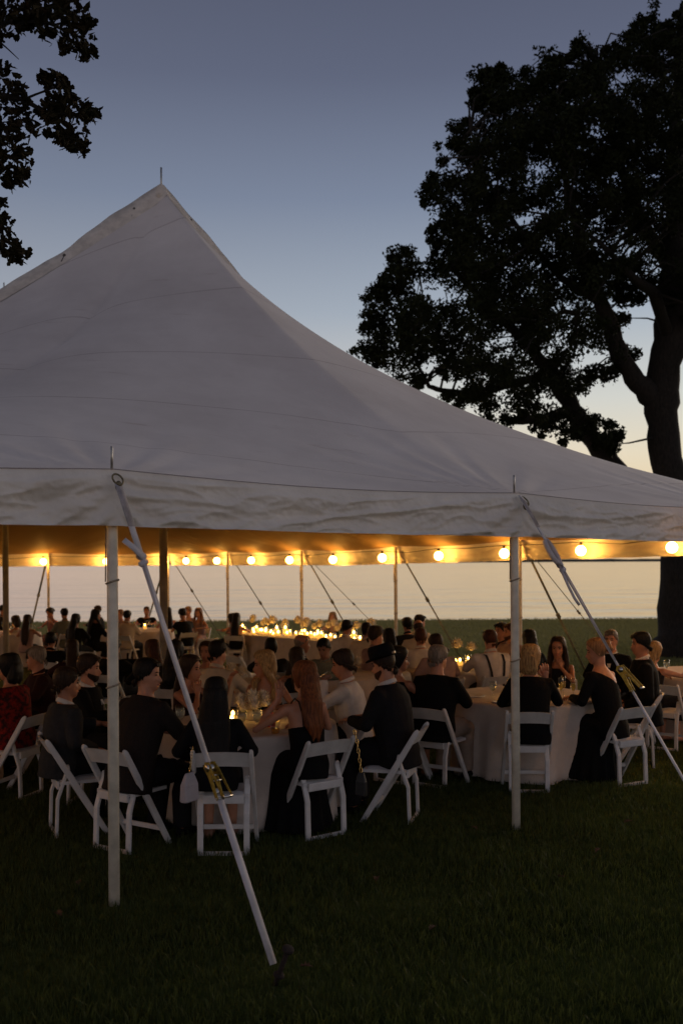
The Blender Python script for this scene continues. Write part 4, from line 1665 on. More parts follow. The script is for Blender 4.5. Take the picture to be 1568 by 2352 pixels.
# ---- the right table
candle(T('right', 0.22, -0.02), 'lit votive behind the flutes on the right table', 1.1, 1.0)
flowers(T('right', 0.02, 0.06), 'cream flowers on the right table behind the pole', [(0, 0, 0.19, 0.085), (-0.11, -0.02, 0.15, 0.08), (0.11, 0.0, 0.16, 0.08), (0.0, -0.11, 0.13, 0.07), (-0.09, 0.1, 0.17, 0.075)], seed=2)
glass('goblet', T('right', -0.36, -0.16), 'full goblet of cloudy water by the black blazer')
glass('goblet', T('right', -0.02, -0.30), 'goblet left of the pole in front of the cream flowers')
tall = thing('candle', 'lit votive in a tall glass between the goblets on the right table', 'candle', T('right', -0.16, -0.10), 0, 'lit candles on the tables')
tall.scale = (1.1, 1.1, 1.1)
put('glass', VOTIVE, None, tall).scale = (1, 1, 1.7)
put('wax', WAX, None, tall)
put('flame', FLAME, None, tall)
plate(T('right', -0.55, -0.10), 'china plate at the black blazered man’s place'.replace('’', "'"))
plate(T('right', -0.30, -0.55), 'china plate before the empty front of the right table')
fork(T('right', -0.12, -0.60), 0.5, 'fork lying near the front of the right table')
fork(T('right', -0.42, -0.52), 0.1, 'fork shining beside the front plate on the right table')
glass('flute', T('right', 0.30, -0.38), 'champagne flute right of the blonde woman')
glass('flute', T('right', 0.42, -0.40), 'champagne flute nearest the off-shoulder dress')
glass('flute', T('right', 0.36, -0.22), 'champagne flute behind the two front flutes')
napkin(T('right', 0.52, -0.52), 'pale napkin on the table corner by the off-shoulder dress', 0.2, 0.24)
plate(T('right', 0.58, -0.18), 'plate between the flutes and the smiling woman')
ph = MB().box((0, 0, 0.005), (0.16, 0.08, 0.009)).build('phone', mat('phone_black', (0.01, 0.01, 0.012), 0.15))
ph.location = T('right', 0.50, -0.40)
ph.rotation_euler = (0, 0, 0.4)
tag(ph, 'black phone lying on the right table by the flutes', 'phone')
# ---- the candle table
for i, (dx, dy, s, tl) in enumerate(((-0.30, -0.35, 1.2, 1.0), (-0.05, -0.10, 1.2, 1.4), (0.14, 0.02, 1.2, 1.6), (0.28, 0.10, 1.2, 1.4), (-0.22, 0.1, 1.2, 1.3), (0.05, 0.22, 1.2, 1.2), (-0.38, -0.05, 1.1, 1.0))):
    candle(T('candle', dx, dy), 'lit candle in glass on the round table by the white shirted man with braces', s, tl)
flowers(T('candle', 0.02, 0.30), 'cream flower heads behind the candles of the candle-lit round table', [(0, 0, 0.30, 0.10), (-0.3, 0.02, 0.27, 0.09), (0.2, -0.03, 0.26, 0.09)], seed=5)
flowers(T('candle', -0.28, -0.12), 'low pale bouquet at the near side of the candle-lit round table', [(0, 0, 0.13, 0.085), (-0.09, -0.05, 0.1, 0.07), (0.08, -0.06, 0.1, 0.07)], seed=6)
for i, (dx, dy) in enumerate(((0.2, -0.3), (0.34, -0.16), (0.1, -0.42))):
    glass('goblet', T('candle', dx, dy), 'goblet among the candles of the round table behind the black blazer', group='goblets of the candle table')
# ---- other round tables
for key, where in (('mid', 'behind the blonde in the camisole'), ('centre', 'behind the drinking man'), ('edge', 'at the right edge'), ('left', 'at the left edge')):
    flowers(T(key, 0, 0), 'pale flowers on the round table ' + where, [(0, 0, 0.19, 0.085), (-0.11, 0, 0.15, 0.08), (0.11, 0.02, 0.15, 0.08), (0, -0.1, 0.13, 0.075)], seed=len(key) + ord(key[0]))
glass('goblet', T('edge', -0.55, 0.0), 'wine glass on the table at the right edge of the picture')
glass('goblet', T('mid', 0.5, -0.35), 'goblet on the dim table behind the camisole blonde')
for key, nm in (('far', 'under the far bulbs'), ('farleft', 'at the far left')):
    for k in range(9):
        a = k * 2.4
        q = 0.25 + 0.06 * k
        glass('goblet' if k % 3 else 'flute', T(key, q * math.cos(a), q * math.sin(a)), 'glass crowded on the round table ' + nm, group='glasses on the round table ' + nm)
candle(T('farleft', 0.3, -0.4), 'lone candle at the far left table', 1.4, 1.5)
candle(T('far', 0.2, 0.1), 'lone candle among the glasses under the far bulbs', 1.3, 1.4)
# ---- the long table: candles and cream flowers
g = random.Random(11)
dL = (LT1 - LT0)
nrm = Vector((-dL.y, dL.x, 0)).normalized()
for k in range(48):
    f = (k + 0.5) / 48
    p = LT0 + dL * (0.02 + f * 0.96) + nrm * g.uniform(-0.30, 0.22)
    p.z = gz((LT0.y + LT1.y) / 2) + 0.765
    candle(p, 'lit candle in glass ' + ('at the left end', 'in the middle', 'at the right end')[min(2, int(f * 3))] + ' of the crowded long table', g.uniform(1.15, 1.75), g.choice((1.0, 1.0, 1.2, 1.6)))
for k in range(11):
    f = (k + 0.5) / 11
    p = LT0 + dL * f + nrm * (0.2 + 0.06 * math.sin(k * 2.1))
    p.z = gz((LT0.y + LT1.y) / 2) + 0.765
    hh = g.uniform(0.24, 0.36)
    flowers(p, 'cream flowers in a slim vase, %s from the left end of the long table' % ('first', 'second', 'third', 'fourth', 'fifth', 'sixth', 'seventh', 'eighth', 'ninth', 'tenth', 'eleventh')[k], [(0, 0, hh, g.uniform(0.10, 0.135)), (g.uniform(-.13, .13), 0.05, hh - 0.06, 0.09)], seed=40 + k)['group'] = 'cream flowers along the long table'

# ================================================================== people
def cloth(name, col, rough=0.85, var=0.18, vs=25, bump=0.35, bs=60, **k):
    k.setdefault('spec', 0.15)
    return mat('cloth_' + name, col, rough, var=var, vscale=vs, bump=bump, bscale=bs, **k)


CL = {'black': cloth('black', (0.0045, 0.0045, 0.005)), 'charcoal': cloth('charcoal', (0.012, 0.011, 0.012), bs=140), 'brown': cloth('brown', (0.020, 0.015, 0.013), var=0.45, vs=160, bs=140),
      'grey': cloth('grey', (0.026, 0.026, 0.028), bs=140), 'white': cloth('white', (0.62, 0.57, 0.52), vs=6), 'cream': cloth('cream', (0.52, 0.44, 0.34), vs=6), 'navy': cloth('navy', (0.01, 0.012, 0.022)),
      'maroon': cloth('maroon', (0.024, 0.007, 0.007)), 'red': cloth('red', (0.20, 0.012, 0.008), var=0.8, vs=22, col2=(0.03, 0.008, 0.008), contrast=0.42), 'khaki': cloth('khaki', (0.30, 0.23, 0.18), vs=6, bump=0.8, bs=18),
      'floral': cloth('floral', (0.005, 0.005, 0.006), vs=30, col2=(0.004, 0.004, 0.005)), 'dusty': cloth('dusty', (0.34, 0.22, 0.19), vs=6), 'sage': cloth('sage', (0.16, 0.17, 0.13)), 'print': cloth('print', (0.32, 0.12, 0.10), var=0.8, vs=24, col2=(0.04, 0.05, 0.06), contrast=0.4),
      'blue': cloth('blue', (0.22, 0.27, 0.36)), 'jean': cloth('jean', (0.03, 0.035, 0.055)), 'stripe': cloth('stripe', (0.4, 0.36, 0.3), var=0.6, vs=50)}
SKIN = {'fair': mat('skin_fair', (0.47, 0.215, 0.125), 0.5, var=0.1, vscale=18), 'tan': mat('skin_tan', (0.37, 0.16, 0.088), 0.5, var=0.1, vscale=18), 'deep': mat('skin_deep', (0.27, 0.13, 0.08), 0.5, var=0.1, vscale=18)}


def hairmat(name, a, b_):
    return mat('hair_' + name, a, 0.5, spec=0.18, col2=b_, vscale=14, bump=0.8, bscale=30, stretch=(6, 6, 0.6), contrast=0.36)


HAIR = {'black': hairmat('black', (0.010, 0.008, 0.007), (0.004, 0.003, 0.003)), 'brown': hairmat('brown', (0.040, 0.022, 0.013), (0.014, 0.008, 0.005)), 'red': hairmat('red', (0.21, 0.062, 0.018), (0.070, 0.020, 0.008)),
        'blonde': hairmat('blonde', (0.46, 0.29, 0.12), (0.17, 0.095, 0.04)), 'grey': hairmat('grey', (0.26, 0.22, 0.18), (0.11, 0.09, 0.075)), 'auburn': hairmat('auburn', (0.085, 0.030, 0.014), (0.03, 0.012, 0.007)), 'fair': hairmat('fair', (0.30, 0.17, 0.08), (0.12, 0.06, 0.03))}
eyem = mat('eye_dark', (0.02, 0.014, 0.01), 0.25)
lipm = mat('lips', (0.30, 0.09, 0.07), 0.45)
collarm = CL['white']

HEADR = [(0.000, 0.020, 0.082, 0.030), (0.012, 0.036, 0.090, 0.008), (0.03, 0.048, 0.093, -0.02), (0.05, 0.056, 0.091, -0.045), (0.075, 0.063, 0.088, -0.070), (0.10, 0.068, 0.084, -0.088),
         (0.118, 0.070, 0.079, -0.096), (0.135, 0.072, 0.086, -0.100), (0.16, 0.074, 0.088, -0.103), (0.185, 0.071, 0.080, -0.098), (0.207, 0.058, 0.060, -0.082), (0.222, 0.040, 0.036, -0.060), (0.232, 0.018, 0.008, -0.03)]


def head_loft(mb, M, inf=0.0):
    n = 18
    vs = []
    rows = [(HEADR[0][0] - 0.006 - inf, 0.006, 0.065, 0.05)] + HEADR
    for z, w, fy, by in rows:
        zc = z + (inf if z > 0.2 else 0)
        for j in range(n):
            a = 2 * math.pi * j / n
            c, s = math.cos(a), math.sin(a)
            e = 0.88
            x = (w + inf) * math.copysign(abs(c) ** e, c)
            y = (fy + by) / 2 + ((fy - by) / 2 + inf) * math.copysign(abs(s) ** e, s)
            vs.append(M @ Vector((x, y, zc)))
    fs = [(i * n + j, i * n + (j + 1) % n, (i + 1) * n + (j + 1) % n, (i + 1) * n + j) for i in range(len(rows) - 1) for j in range(n)]
    fs += [tuple(range(n - 1, -1, -1)), tuple((len(rows) - 1) * n + j for j in range(n))]
    mb.add(vs, fs)


def person(px, py, y, yaw, label, short, sex='m', top='shirt', tc='white', bottom='trousers', bc='charcoal', hair='short', hc='black', skin='tan', lean=10, side=0, hy=0, hp=5, ht=0,
           arms=('table', 'table'), seat=True, length=0.42, hw=1.0, collar=False, beard=None, twist=0, hat=False, braces=False, chairpos=None, wide=1.0, bun=False, fingers=True, neck=None, chair_label=None):
    near = y < 10.6
    vox = 0.0125 if near else (0.017 if y < 15 else 0.024)
    tgt = W(px, py, y)
    zt = tgt.z - gz(y)
    la, lb = R(lean), R(side)
    # torso length so that the crown of the head comes out at the seen height
    hlen = 0.232
    sp = Vector((math.sin(lb), math.sin(la) * math.cos(lb), math.cos(la) * math.cos(lb)))
    P0 = Vector((0, -0.045, 0.55))
    need = zt - (0.02 if hair != 'bald' else 0.0) - hlen * math.cos(R(hp)) * 0.98 - P0.z - 0.045
    tl = max(0.36, min(0.58, need / sp.z))
    k = tl / 0.47
    S = {'m': 1.06, 'f': 0.92}[sex] * wide * (0.9 + 0.1 * k)
    NB = P0 + sp * tl                                   # base of the neck
    up = Vector((sp.x * 0.4, sp.y * 0.55 + 0.03, 1)).normalized()
    HB = NB + up * 0.055                                # chin height on the neck axis
    Mh = Matrix.Translation(HB) @ Matrix.Rotation(R(hy), 4, 'Z') @ Matrix.Rotation(R(-hp), 4, 'X') @ Matrix.Rotation(R(ht), 4, 'Y')
    hc3 = Mh @ Vector((0, 0, 0.12))
    Rz = Matrix.Rotation(R(yaw), 3, 'Z')
    off = Rz @ Vector((hc3.x, hc3.y, 0))
    rx0, ry0 = tgt.x - off.x, tgt.y - off.y
    root = thing('person', label, 'person', (rx0, ry0, gz(ry0)), R(yaw))
    tw = Matrix.Rotation(R(twist), 3, 'Z')

    def spn(f):
        return P0 + sp * (tl * f)

    RINGS = [(-0.20, 0.150, 0.115), (0.0, 0.172, 0.125), (0.28, 0.140 if sex == 'f' else 0.155, 0.105), (0.55, 0.150 if sex == 'f' else 0.168, 0.115), (0.78, 0.160 if sex == 'f' else 0.178, 0.108), (0.90, 0.132, 0.082), (0.97, 0.085, 0.068), (1.06, 0.054, 0.055)]

    def torso(mb, f0, f1, inf):
        fr = [f for f, _, _ in RINGS]
        samp = [f0] + [f for f in fr if f0 < f < f1] + [f1]
        pts, rd = [], []
        for f in samp:
            rx = np.interp(f, fr, [a[1] for a in RINGS]) * S
            ry = np.interp(f, fr, [a[2] for a in RINGS]) * S
            pts.append(spn(f))
            rd.append((rx + inf, ry + inf))
        sd = tw @ Vector((1, 0, 0)) if twist else Vector((1, 0, 0))
        mb.tube(pts, rd, 18, side=sd)

    SH = [spn(0.865) + (tw @ Vector((s * 0.160 * S, 0.0, 0))) for s in (-1, 1)]
    AR = 0.92 if sex == 'm' else 0.74
    EW = []
    for s, a, sh in zip((-1, 1), arms, SH):
        if isinstance(a, tuple):
            e, w_, hd = (Vector(q) for q in a)
        elif a == 'table':
            e, w_, hd = Vector((s * 0.27, 0.12, 0.80)), Vector((s * 0.12, 0.34, 0.805)), Vector((-s * 0.5, 1, -0.05))
        elif a == 'reach':
            e, w_, hd = Vector((s * 0.26, 0.22, 0.84)), Vector((s * 0.15, 0.45, 0.81)), Vector((-s * 0.3, 1, -0.05))
        elif a == 'lap':
            e, w_, hd = Vector((s * 0.27, -0.03, 0.74)), Vector((s * 0.13, 0.20, 0.64)), Vector((-s * 0.6, 1, -0.2))
        elif a == 'chin':
            c = Mh @ Vector((s * 0.03, 0.10, -0.03))
            e, w_, hd = Vector((s * 0.17, 0.28, 0.80)), c + Vector((s * 0.02, 0.02, -0.07)), Vector((-s * 0.2, -0.25, 1))
        elif a == 'cheek':
            c = Mh @ Vector((s * 0.085, 0.05, 0.05))
            e, w_, hd = Vector((s * 0.27, 0.26, 0.80)), c + Vector((s * 0.015, 0.02, -0.08)), Vector((-s * 0.1, -0.2, 1))
        elif a == 'mouth':
            c = Mh @ Vector((s * 0.0, 0.17, 0.03))
            e, w_, hd = Vector((s * 0.24, 0.24, 0.86)), c + Vector((s * 0.05, 0.02, -0.03)), Vector((-s * 1, -0.1, 0.5))
        elif a == 'gesture':
            e, w_, hd = Vector((s * 0.27, 0.20, 0.86)), Vector((s * 0.20, 0.34, 1.03)), Vector((s * 0.1, 0.4, 1))
        else:
            e, w_, hd = Vector((s * 0.26, -0.05, 0.74)), Vector((s * 0.24, 0.10, 0.55)), Vector((0, 0.4, -1))
        # keep the upper arm at a human length
        ul = (e - sh).length
        if ul > 0.34:
            e = sh + (e - sh) * (0.34 / ul)
        fl_ = (w_ - e).length
        if fl_ > 0.30:
            w_ = e + (w_ - e) * (0.30 / fl_)
        EW.append((e, w_, hd.normalized()))

    # ---------------- body
    mb = MB()
    torso(mb, -0.2, 1.0, 0)
    mb.tube([spn(0.9), NB, HB + up * 0.02 + Vector((0, -0.012, 0)), Mh @ Vector((0, -0.015, 0.06))], [0.062 * S, 0.056 * S, 0.052 * S, 0.055 * S], 14)
    head_loft(mb, Mh)
    mb.tube([Mh @ Vector((0, 0.082, 0.122)), Mh @ Vector((0, 0.098, 0.095)), Mh @ Vector((0, 0.110, 0.075)), Mh @ Vector((0, 0.096, 0.064))], [0.007, 0.010, 0.0145, 0.013], 8)
    for s in (-1, 1):
        mb.ball(Mh @ Vector((s * 0.072, -0.012, 0.095)), (0.010, 0.020, 0.032), 8, 6, Mh.to_3x3() @ Matrix.Rotation(R(s * -20), 3, 'Z'))
        mb.ball(Mh @ Vector((s * 0.03, 0.066, 0.085)), (0.022, 0.018, 0.018), 8, 6)
    ex = MB()
    for (e, w_, hd), sh, s in zip(EW, SH, (-1, 1)):
        inn = sh.lerp(spn(0.86), 0.35)
        mid = sh.lerp(e, 0.45)
        mb.tube([inn, sh, mid, e, e.lerp(w_, 0.35), w_], [0.052 * AR, 0.058 * AR, 0.050 * AR, 0.041 * AR, 0.042 * AR, 0.028 * AR], 12)
        mb.ball(e, 0.041 * AR, 10, 8)
        # palm
        sd = hd.cross(Vector((0, 0, 1)))
        if sd.length < 0.3:
            sd = Vector((0, 1, 0)).cross(hd)
        sd.normalize()
        nrm_ = sd.cross(hd)
        pe = w_ + hd * 0.085
        mb.tube([w_ - hd * 0.01, w_ + hd * 0.03, w_ + hd * 0.07, pe], [(0.026, 0.020), (0.036, 0.017), (0.040, 0.016), (0.036, 0.013)], 12, side=sd)
        if near or y < 13:
            for q in range(4):
                ln = (0.062, 0.074, 0.070, 0.054)[q]
                r0 = w_ + hd * 0.072 + sd * (0.028 - q * 0.0185)
                b1 = r0 + hd * ln * 0.55 - nrm_ * 0.010 + sd * (0.006 - 0.004 * q)
                b2 = b1 + (hd * 0.75 - nrm_ * 0.66) * ln * 0.42
                b3 = b2 + (hd * 0.2 - nrm_ * 0.9) * ln * 0.3
                ex.tube([r0, b1, b2, b3], [0.0098, 0.0090, 0.0080, 0.0055], 7)
            ts = -s
            r0 = w_ + hd * 0.028 + sd * ts * 0.026
            ex.tube([r0, r0 + sd * ts * 0.026 + hd * 0.026 - nrm_ * 0.008, r0 + sd * ts * 0.028 + hd * 0.055 - nrm_ * 0.016], [0.0115, 0.0105, 0.007], 7)
    KN = []
    for s in (-1, 1):
        sx = s * (0.085 if sex == 'f' else 0.115)
        kn = Vector((sx, 0.40, 0.50))
        an = Vector((sx * 1.05, 0.37 if s > 0 else 0.32, 0.085))
        KN.append((kn, an, sx))
        mb.tube([(s * 0.085, -0.02, 0.535), (sx * 0.95, 0.2, 0.535), kn, kn.lerp(an, 0.35) + Vector((0, -0.02, 0)), an], [0.082 * S, 0.075 * S, 0.056 * S, 0.052 * S, 0.036 * S], 12)
        mb.tube([an + Vector((0, -0.03, -0.03)), an + Vector((0, 0.06, -0.045)), an + Vector((0, 0.15, -0.062)), an + Vector((0, 0.18, -0.065))], [(0.032, 0.032), (0.038, 0.028), (0.036, 0.018), (0.02, 0.012)], 10, side=(1, 0, 0))
    body = put('body', remesh(mb, 'body', vox, 2, ex), SKIN[skin], root)

    # ---------------- clothes
    co = MB()
    infl = {'jacket': 0.026, 'shirt': 0.018, 'tshirt': 0.018, 'dress': 0.012, 'straps': 0.012, 'offshoulder': 0.014, 'loose': 0.03}[top]
    tf = {'jacket': 1.005, 'shirt': 0.995, 'tshirt': 0.985, 'dress': 0.90, 'straps': 0.56, 'offshoulder': 0.95, 'loose': 0.98}[top]
    torso(co, -0.22, tf, infl)
    bis = []
    if top in ('jacket', 'shirt', 'loose', 'tshirt', 'offshoulder'):
        for i, ((e, w_, hd), sh) in enumerate(zip(EW, SH)):
            if top == 'offshoulder' and i == 1:
                continue
            inn = sh.lerp(spn(0.86), 0.35)
            fa = 0.013 if top == 'shirt' else 0.017
            if top == 'tshirt':
                m2 = sh.lerp(e, 0.62)
                co.tube([inn, sh, m2], [0.058 * AR + fa, 0.064 * AR + fa, 0.058 * AR + fa], 12)
            else:
                wc = w_ - (w_ - e).normalized() * 0.012
                co.tube([inn, sh, sh.lerp(e, 0.45), e, e.lerp(w_, 0.35), wc], [0.056 * AR + fa, 0.064 * AR + fa, 0.056 * AR + fa, 0.049 * AR + fa, 0.047 * AR + fa, 0.034 * AR + fa], 12)
                co.ball(e, 0.047 * AR + fa, 10, 8)
    if top in ('jacket',):
        # hem of the coat over the hips
        co.tube([spn(-0.05), spn(-0.2) + Vector((0, 0.0, -0.02))], [(0.178 * S, 0.14 * S), (0.185 * S, 0.155 * S)], 16, side=(1, 0, 0))
    exc = None
    if top in ('straps', 'dress') and top == 'straps':
        exc = MB()
        for s in (-1, 1):
            x = s * 0.085 * S
            pts = [spn(0.53) + Vector((x, -0.118 * S, 0)), spn(0.78) + Vector((x, -0.115 * S, 0)), spn(0.95) + Vector((x * 1.05, -0.07 * S, 0.012)), spn(0.985) + Vector((x * 1.05, 0.0, 0.014)), spn(0.92) + Vector((x, 0.075 * S, 0.01)), spn(0.75) + Vector((x, 0.118 * S, 0)), spn(0.53) + Vector((x, 0.125 * S, 0))]
            exc.tube(pts, 0.0055, 6)
    if top == 'offshoulder':
        bis.append((spn(0.80), (Vector((0.55, 0, 0.83))).normalized()))
    if near and top in ('jacket', 'shirt', 'loose'):
        # soft folds of cloth at waist and elbow
        gg = random.Random(int(px))
        for q in range(7):
            f = gg.uniform(0.02, 0.6)
            a = gg.uniform(0, 6.28)
            c0 = spn(f) + Vector((math.cos(a) * (0.165 * S + infl - 0.012), math.sin(a) * (0.112 * S + infl - 0.012), 0))
            c1 = spn(f + gg.uniform(-0.08, 0.10)) + Vector((math.cos(a + 0.7) * (0.165 * S + infl - 0.012), math.sin(a + 0.7) * (0.112 * S + infl - 0.012), 0))
            co.tube([c0, c0.lerp(c1, 0.5) * 1.0 + (c0.lerp(c1, 0.5) - spn(f)) * 0.09, c1], [0.010, 0.016, 0.010], 7)
    nm = {'jacket': 'jacket', 'shirt': 'shirt', 'tshirt': 't_shirt', 'dress': 'dress', 'straps': 'dress', 'offshoulder': 'dress', 'loose': 'blouse'}[top]
    put(nm, remesh(co, nm, vox * 1.1, 2, exc, bis), CL[tc], root)
    if collar or top in ('shirt',):
        cb = MB()
        c0 = NB + up * 0.012
        pth = []
        for q in range(19):
            a = 2 * math.pi * q / 18
            pth.append(c0 + Vector((0.060 * S * math.cos(a), 0.060 * S * math.sin(a) - 0.004, 0.002 - 0.030 * math.sin(a))))
        cb.tube(pth, [(0.0055, 0.019)] * 19, 8, cap=False, side=None)
        cb.build('collar', collarm if collar else CL[tc], root)
    if collar and top == 'jacket':
        cb = MB()
        c1 = spn(0.72)
        cb.add([NB + Vector((-0.055, 0.055, 0)), NB + Vector((0.055, 0.055, 0)), c1 + Vector((0.012, 0.155 * S, -0.02)), c1 + Vector((-0.012, 0.155 * S, -0.02)), NB + Vector((-0.05, 0.0, -0.03)), NB + Vector((0.05, 0.0, -0.03)), c1 + Vector((0.012, 0.06, -0.05)), c1 + Vector((-0.012, 0.06, -0.05))],
               [(0, 1, 2, 3), (7, 6, 5, 4), (0, 4, 5, 1), (1, 5, 6, 2), (2, 6, 7, 3), (3, 7, 4, 0)])
        cb.build('shirt_front', CL['white'], root, smooth=False)
    if braces:
        for s in (-1, 1):
            pts = [spn(f_) + Vector((s * x_ * S, (y_ * S + math.copysign(infl + 0.004, y_)), z_)) for f_, x_, y_, z_ in ((0.0, 0.05, -0.125, 0), (0.28, 0.055, -0.105, 0), (0.55, 0.07, -0.115, 0), (0.78, 0.085, -0.108, 0), (0.93, 0.09, -0.066, 0.012), (0.96, 0.09, 0.01, 0.012), (0.90, 0.085, 0.078, 0.008), (0.6, 0.08, 0.116, 0))]
            MB().tube(pts, [(0.016, 0.003)] * len(pts), 8, side=(1, 0, 0)).build('brace', CL['grey'], root)
    # legs
    co = MB()
    for (kn, an, sx), s in zip(KN, (-1, 1)):
        if bottom == 'trousers':
            co.tube([(s * 0.085, -0.03, 0.545), (sx * 0.95, 0.2, 0.54), kn, kn.lerp(an, 0.35) + Vector((0, -0.02, 0)), an + Vector((0, 0, 0.0))], [0.10 * S, 0.092 * S, 0.074 * S, 0.07 * S, 0.062 * S], 14)
        elif bottom == 'maxi':
            co.tube([(s * 0.085, -0.03, 0.545), (sx * 0.95, 0.2, 0.54), kn, kn.lerp(an, 0.5), an + Vector((s * 0.03, -0.02, -0.03))], [0.11 * S, 0.115 * S, 0.11 * S, 0.14 * S, 0.17 * S], 14)
        else:
            co.tube([(s * 0.085, -0.03, 0.545), (sx * 0.95, 0.2, 0.54), kn, kn.lerp(an, 0.55)], [0.105 * S, 0.105 * S, 0.095 * S, 0.10 * S], 14)
    if bottom != 'trousers':
        co.tube([(0, 0.0, 0.54), (0, 0.2, 0.54), (0, 0.38, 0.50), (0, 0.37, 0.28)], [(0.15 * S, 0.10 * S), (0.15 * S, 0.10 * S), (0.14 * S, 0.09 * S), (0.15 * S, 0.10 * S)], 14, side=(1, 0, 0))
    if bottom == 'maxi':
        # a long skirt falling from the seat to the grass
        co.tube([(0, 0.10, 0.53), (0, 0.15, 0.46), (0, 0.18, 0.25), (0, 0.19, 0.03)], [(0.20, 0.19), (0.225, 0.215), (0.25, 0.24), (0.285, 0.27)], 20, side=(1, 0, 0))
        for q in range(15):
            a = 2 * math.pi * q / 15
            co.tube([(0.21 * math.cos(a), 0.14 + 0.20 * math.sin(a), 0.45), (0.24 * math.cos(a), 0.18 + 0.23 * math.sin(a), 0.25), (0.285 * math.cos(a), 0.19 + 0.27 * math.sin(a), 0.03)], [0.012, 0.022, 0.03], 8)
    torso(co, -0.2, 0.10, 0.008)
    if bottom == 'trousers' and y < 13:
        gg = random.Random(int(px) + 5)
        for kn, an, sx in KN:
            for q in range(6):
                f = gg.uniform(0.1, 0.9)
                c0 = Vector((sx, 0.05 + f * 0.34, 0.545))
                co.tube([c0 + Vector((-0.075, 0, -0.01)), c0 + Vector((0, gg.uniform(-.02, .04), 0.078)), c0 + Vector((0.075, gg.uniform(-.03, .03), -0.01))], [0.006, 0.014, 0.006], 6)
    put('trousers' if bottom == 'trousers' else 'skirt', remesh(co, 'legwear', vox * 1.2, 2), CL[bc], root)
    # shoes
    if y < 11:
        for kn, an, sx in KN:
            sh_ = MB()
            sh_.tube([an + Vector((0, -0.05, -0.05)), an + Vector((0, 0.0, -0.03)), an + Vector((0, 0.08, -0.042)), an + Vector((0, 0.16, -0.06)), an + Vector((0, 0.20, -0.067))], [(0.03, 0.03), (0.042, 0.045), (0.046, 0.036), (0.042, 0.022), (0.022, 0.014)], 12, side=(1, 0, 0))
            sh_.build('shoe', CL['black'] if sex == 'm' else SKIN['deep'], root)

    # ---------------- hair
    H3 = Mh.to_3x3()

    def hp_(x, yy, z):
        return Mh @ Vector((x, yy, z))
    if hair != 'none':
        hb = MB()
        bis = []
        thick = {'short': 0.014, 'crop': 0.009, 'long': 0.018, 'bob': 0.02, 'wavy': 0.022, 'updo': 0.014, 'bald': 0.006, 'curly': 0.026, 'tousled': 0.019}[hair]
        head_loft(hb, Mh, thick)
        if hair in ('curly', 'tousled', 'wavy'):
            gg = random.Random(int(px * 3))
            for q in range(46 if hair == 'curly' else 26):
                a = gg.uniform(0, 6.28)
                zz = gg.uniform(0.10, 0.245) if hair != 'tousled' else gg.uniform(0.19, 0.245)
                rr = 0.086 * math.sqrt(max(0, 1 - ((zz - 0.13) / 0.125) ** 2))
                hb.ball(hp_(rr * math.cos(a), -0.012 + rr * 1.15 * math.sin(a), zz), gg.uniform(0.014, 0.024), 7, 5)
        # hairline: from the brow back past the ears
        bis.append((hp_(0, 0.078, 0.188), H3 @ Vector((0, 0.84, -0.55)) if hair not in ('long', 'bob', 'wavy') else H3 @ Vector((0, 0.90, -0.42))))
        if hair in ('short', 'crop', 'curly', 'tousled', 'bald', 'updo'):
            bis.append((hp_(0, -0.10, 0.030), H3 @ Vector((0, 0.60, -0.80)) if hair != 'updo' else H3 @ Vector((0, 0.35, -0.94))))
        if hair == 'bald':
            bis.append((hp_(0, -0.05, 0.155), H3 @ Vector((0, 0.3, 0.95))))
        tufts = None
        if hair in ('short', 'crop', 'tousled', 'curly', 'bald') and y < 19:
            # uneven ends along the nape and round the ears
            tufts = MB()
            gg = random.Random(int(px * 5))
            for q in range(44 if near else 26):
                a = gg.uniform(-2.35, 2.35)
                sx_, cy_ = math.sin(a), -math.cos(a)
                yy_ = -0.009 + cy_ * 0.097
                z0_ = 0.030 + 0.75 * (yy_ + 0.10) + 0.022
                ca = 0.074 + thick
                b0 = Vector((sx_ * (ca - 0.002), -0.009 + cy_ * (0.095 + thick), z0_ + 0.01))
                b1 = Vector((sx_ * (ca - 0.012), -0.009 + cy_ * (0.082 + thick * 0.5), z0_ - gg.uniform(0.018, 0.040)))
                tufts.tube([hp_(*b0), hp_(*b0.lerp(b1, 0.5)), hp_(*b1)], [0.008, 0.009, 0.003], 5)
            for q in range(16):
                x_ = gg.uniform(-0.05, 0.05)
                tufts.tube([hp_(x_, 0.05, 0.215), hp_(x_ * 1.1, 0.082, 0.205), hp_(x_ * 1.15 + gg.uniform(-.01, .01), 0.094, 0.19 - gg.uniform(0, 0.018))], [0.009, 0.009, 0.003], 5)
        me_h = remesh(hb, 'hair', vox * 0.85, 1, tufts, bis)
        ho = put('hair', me_h, HAIR[hc], root)
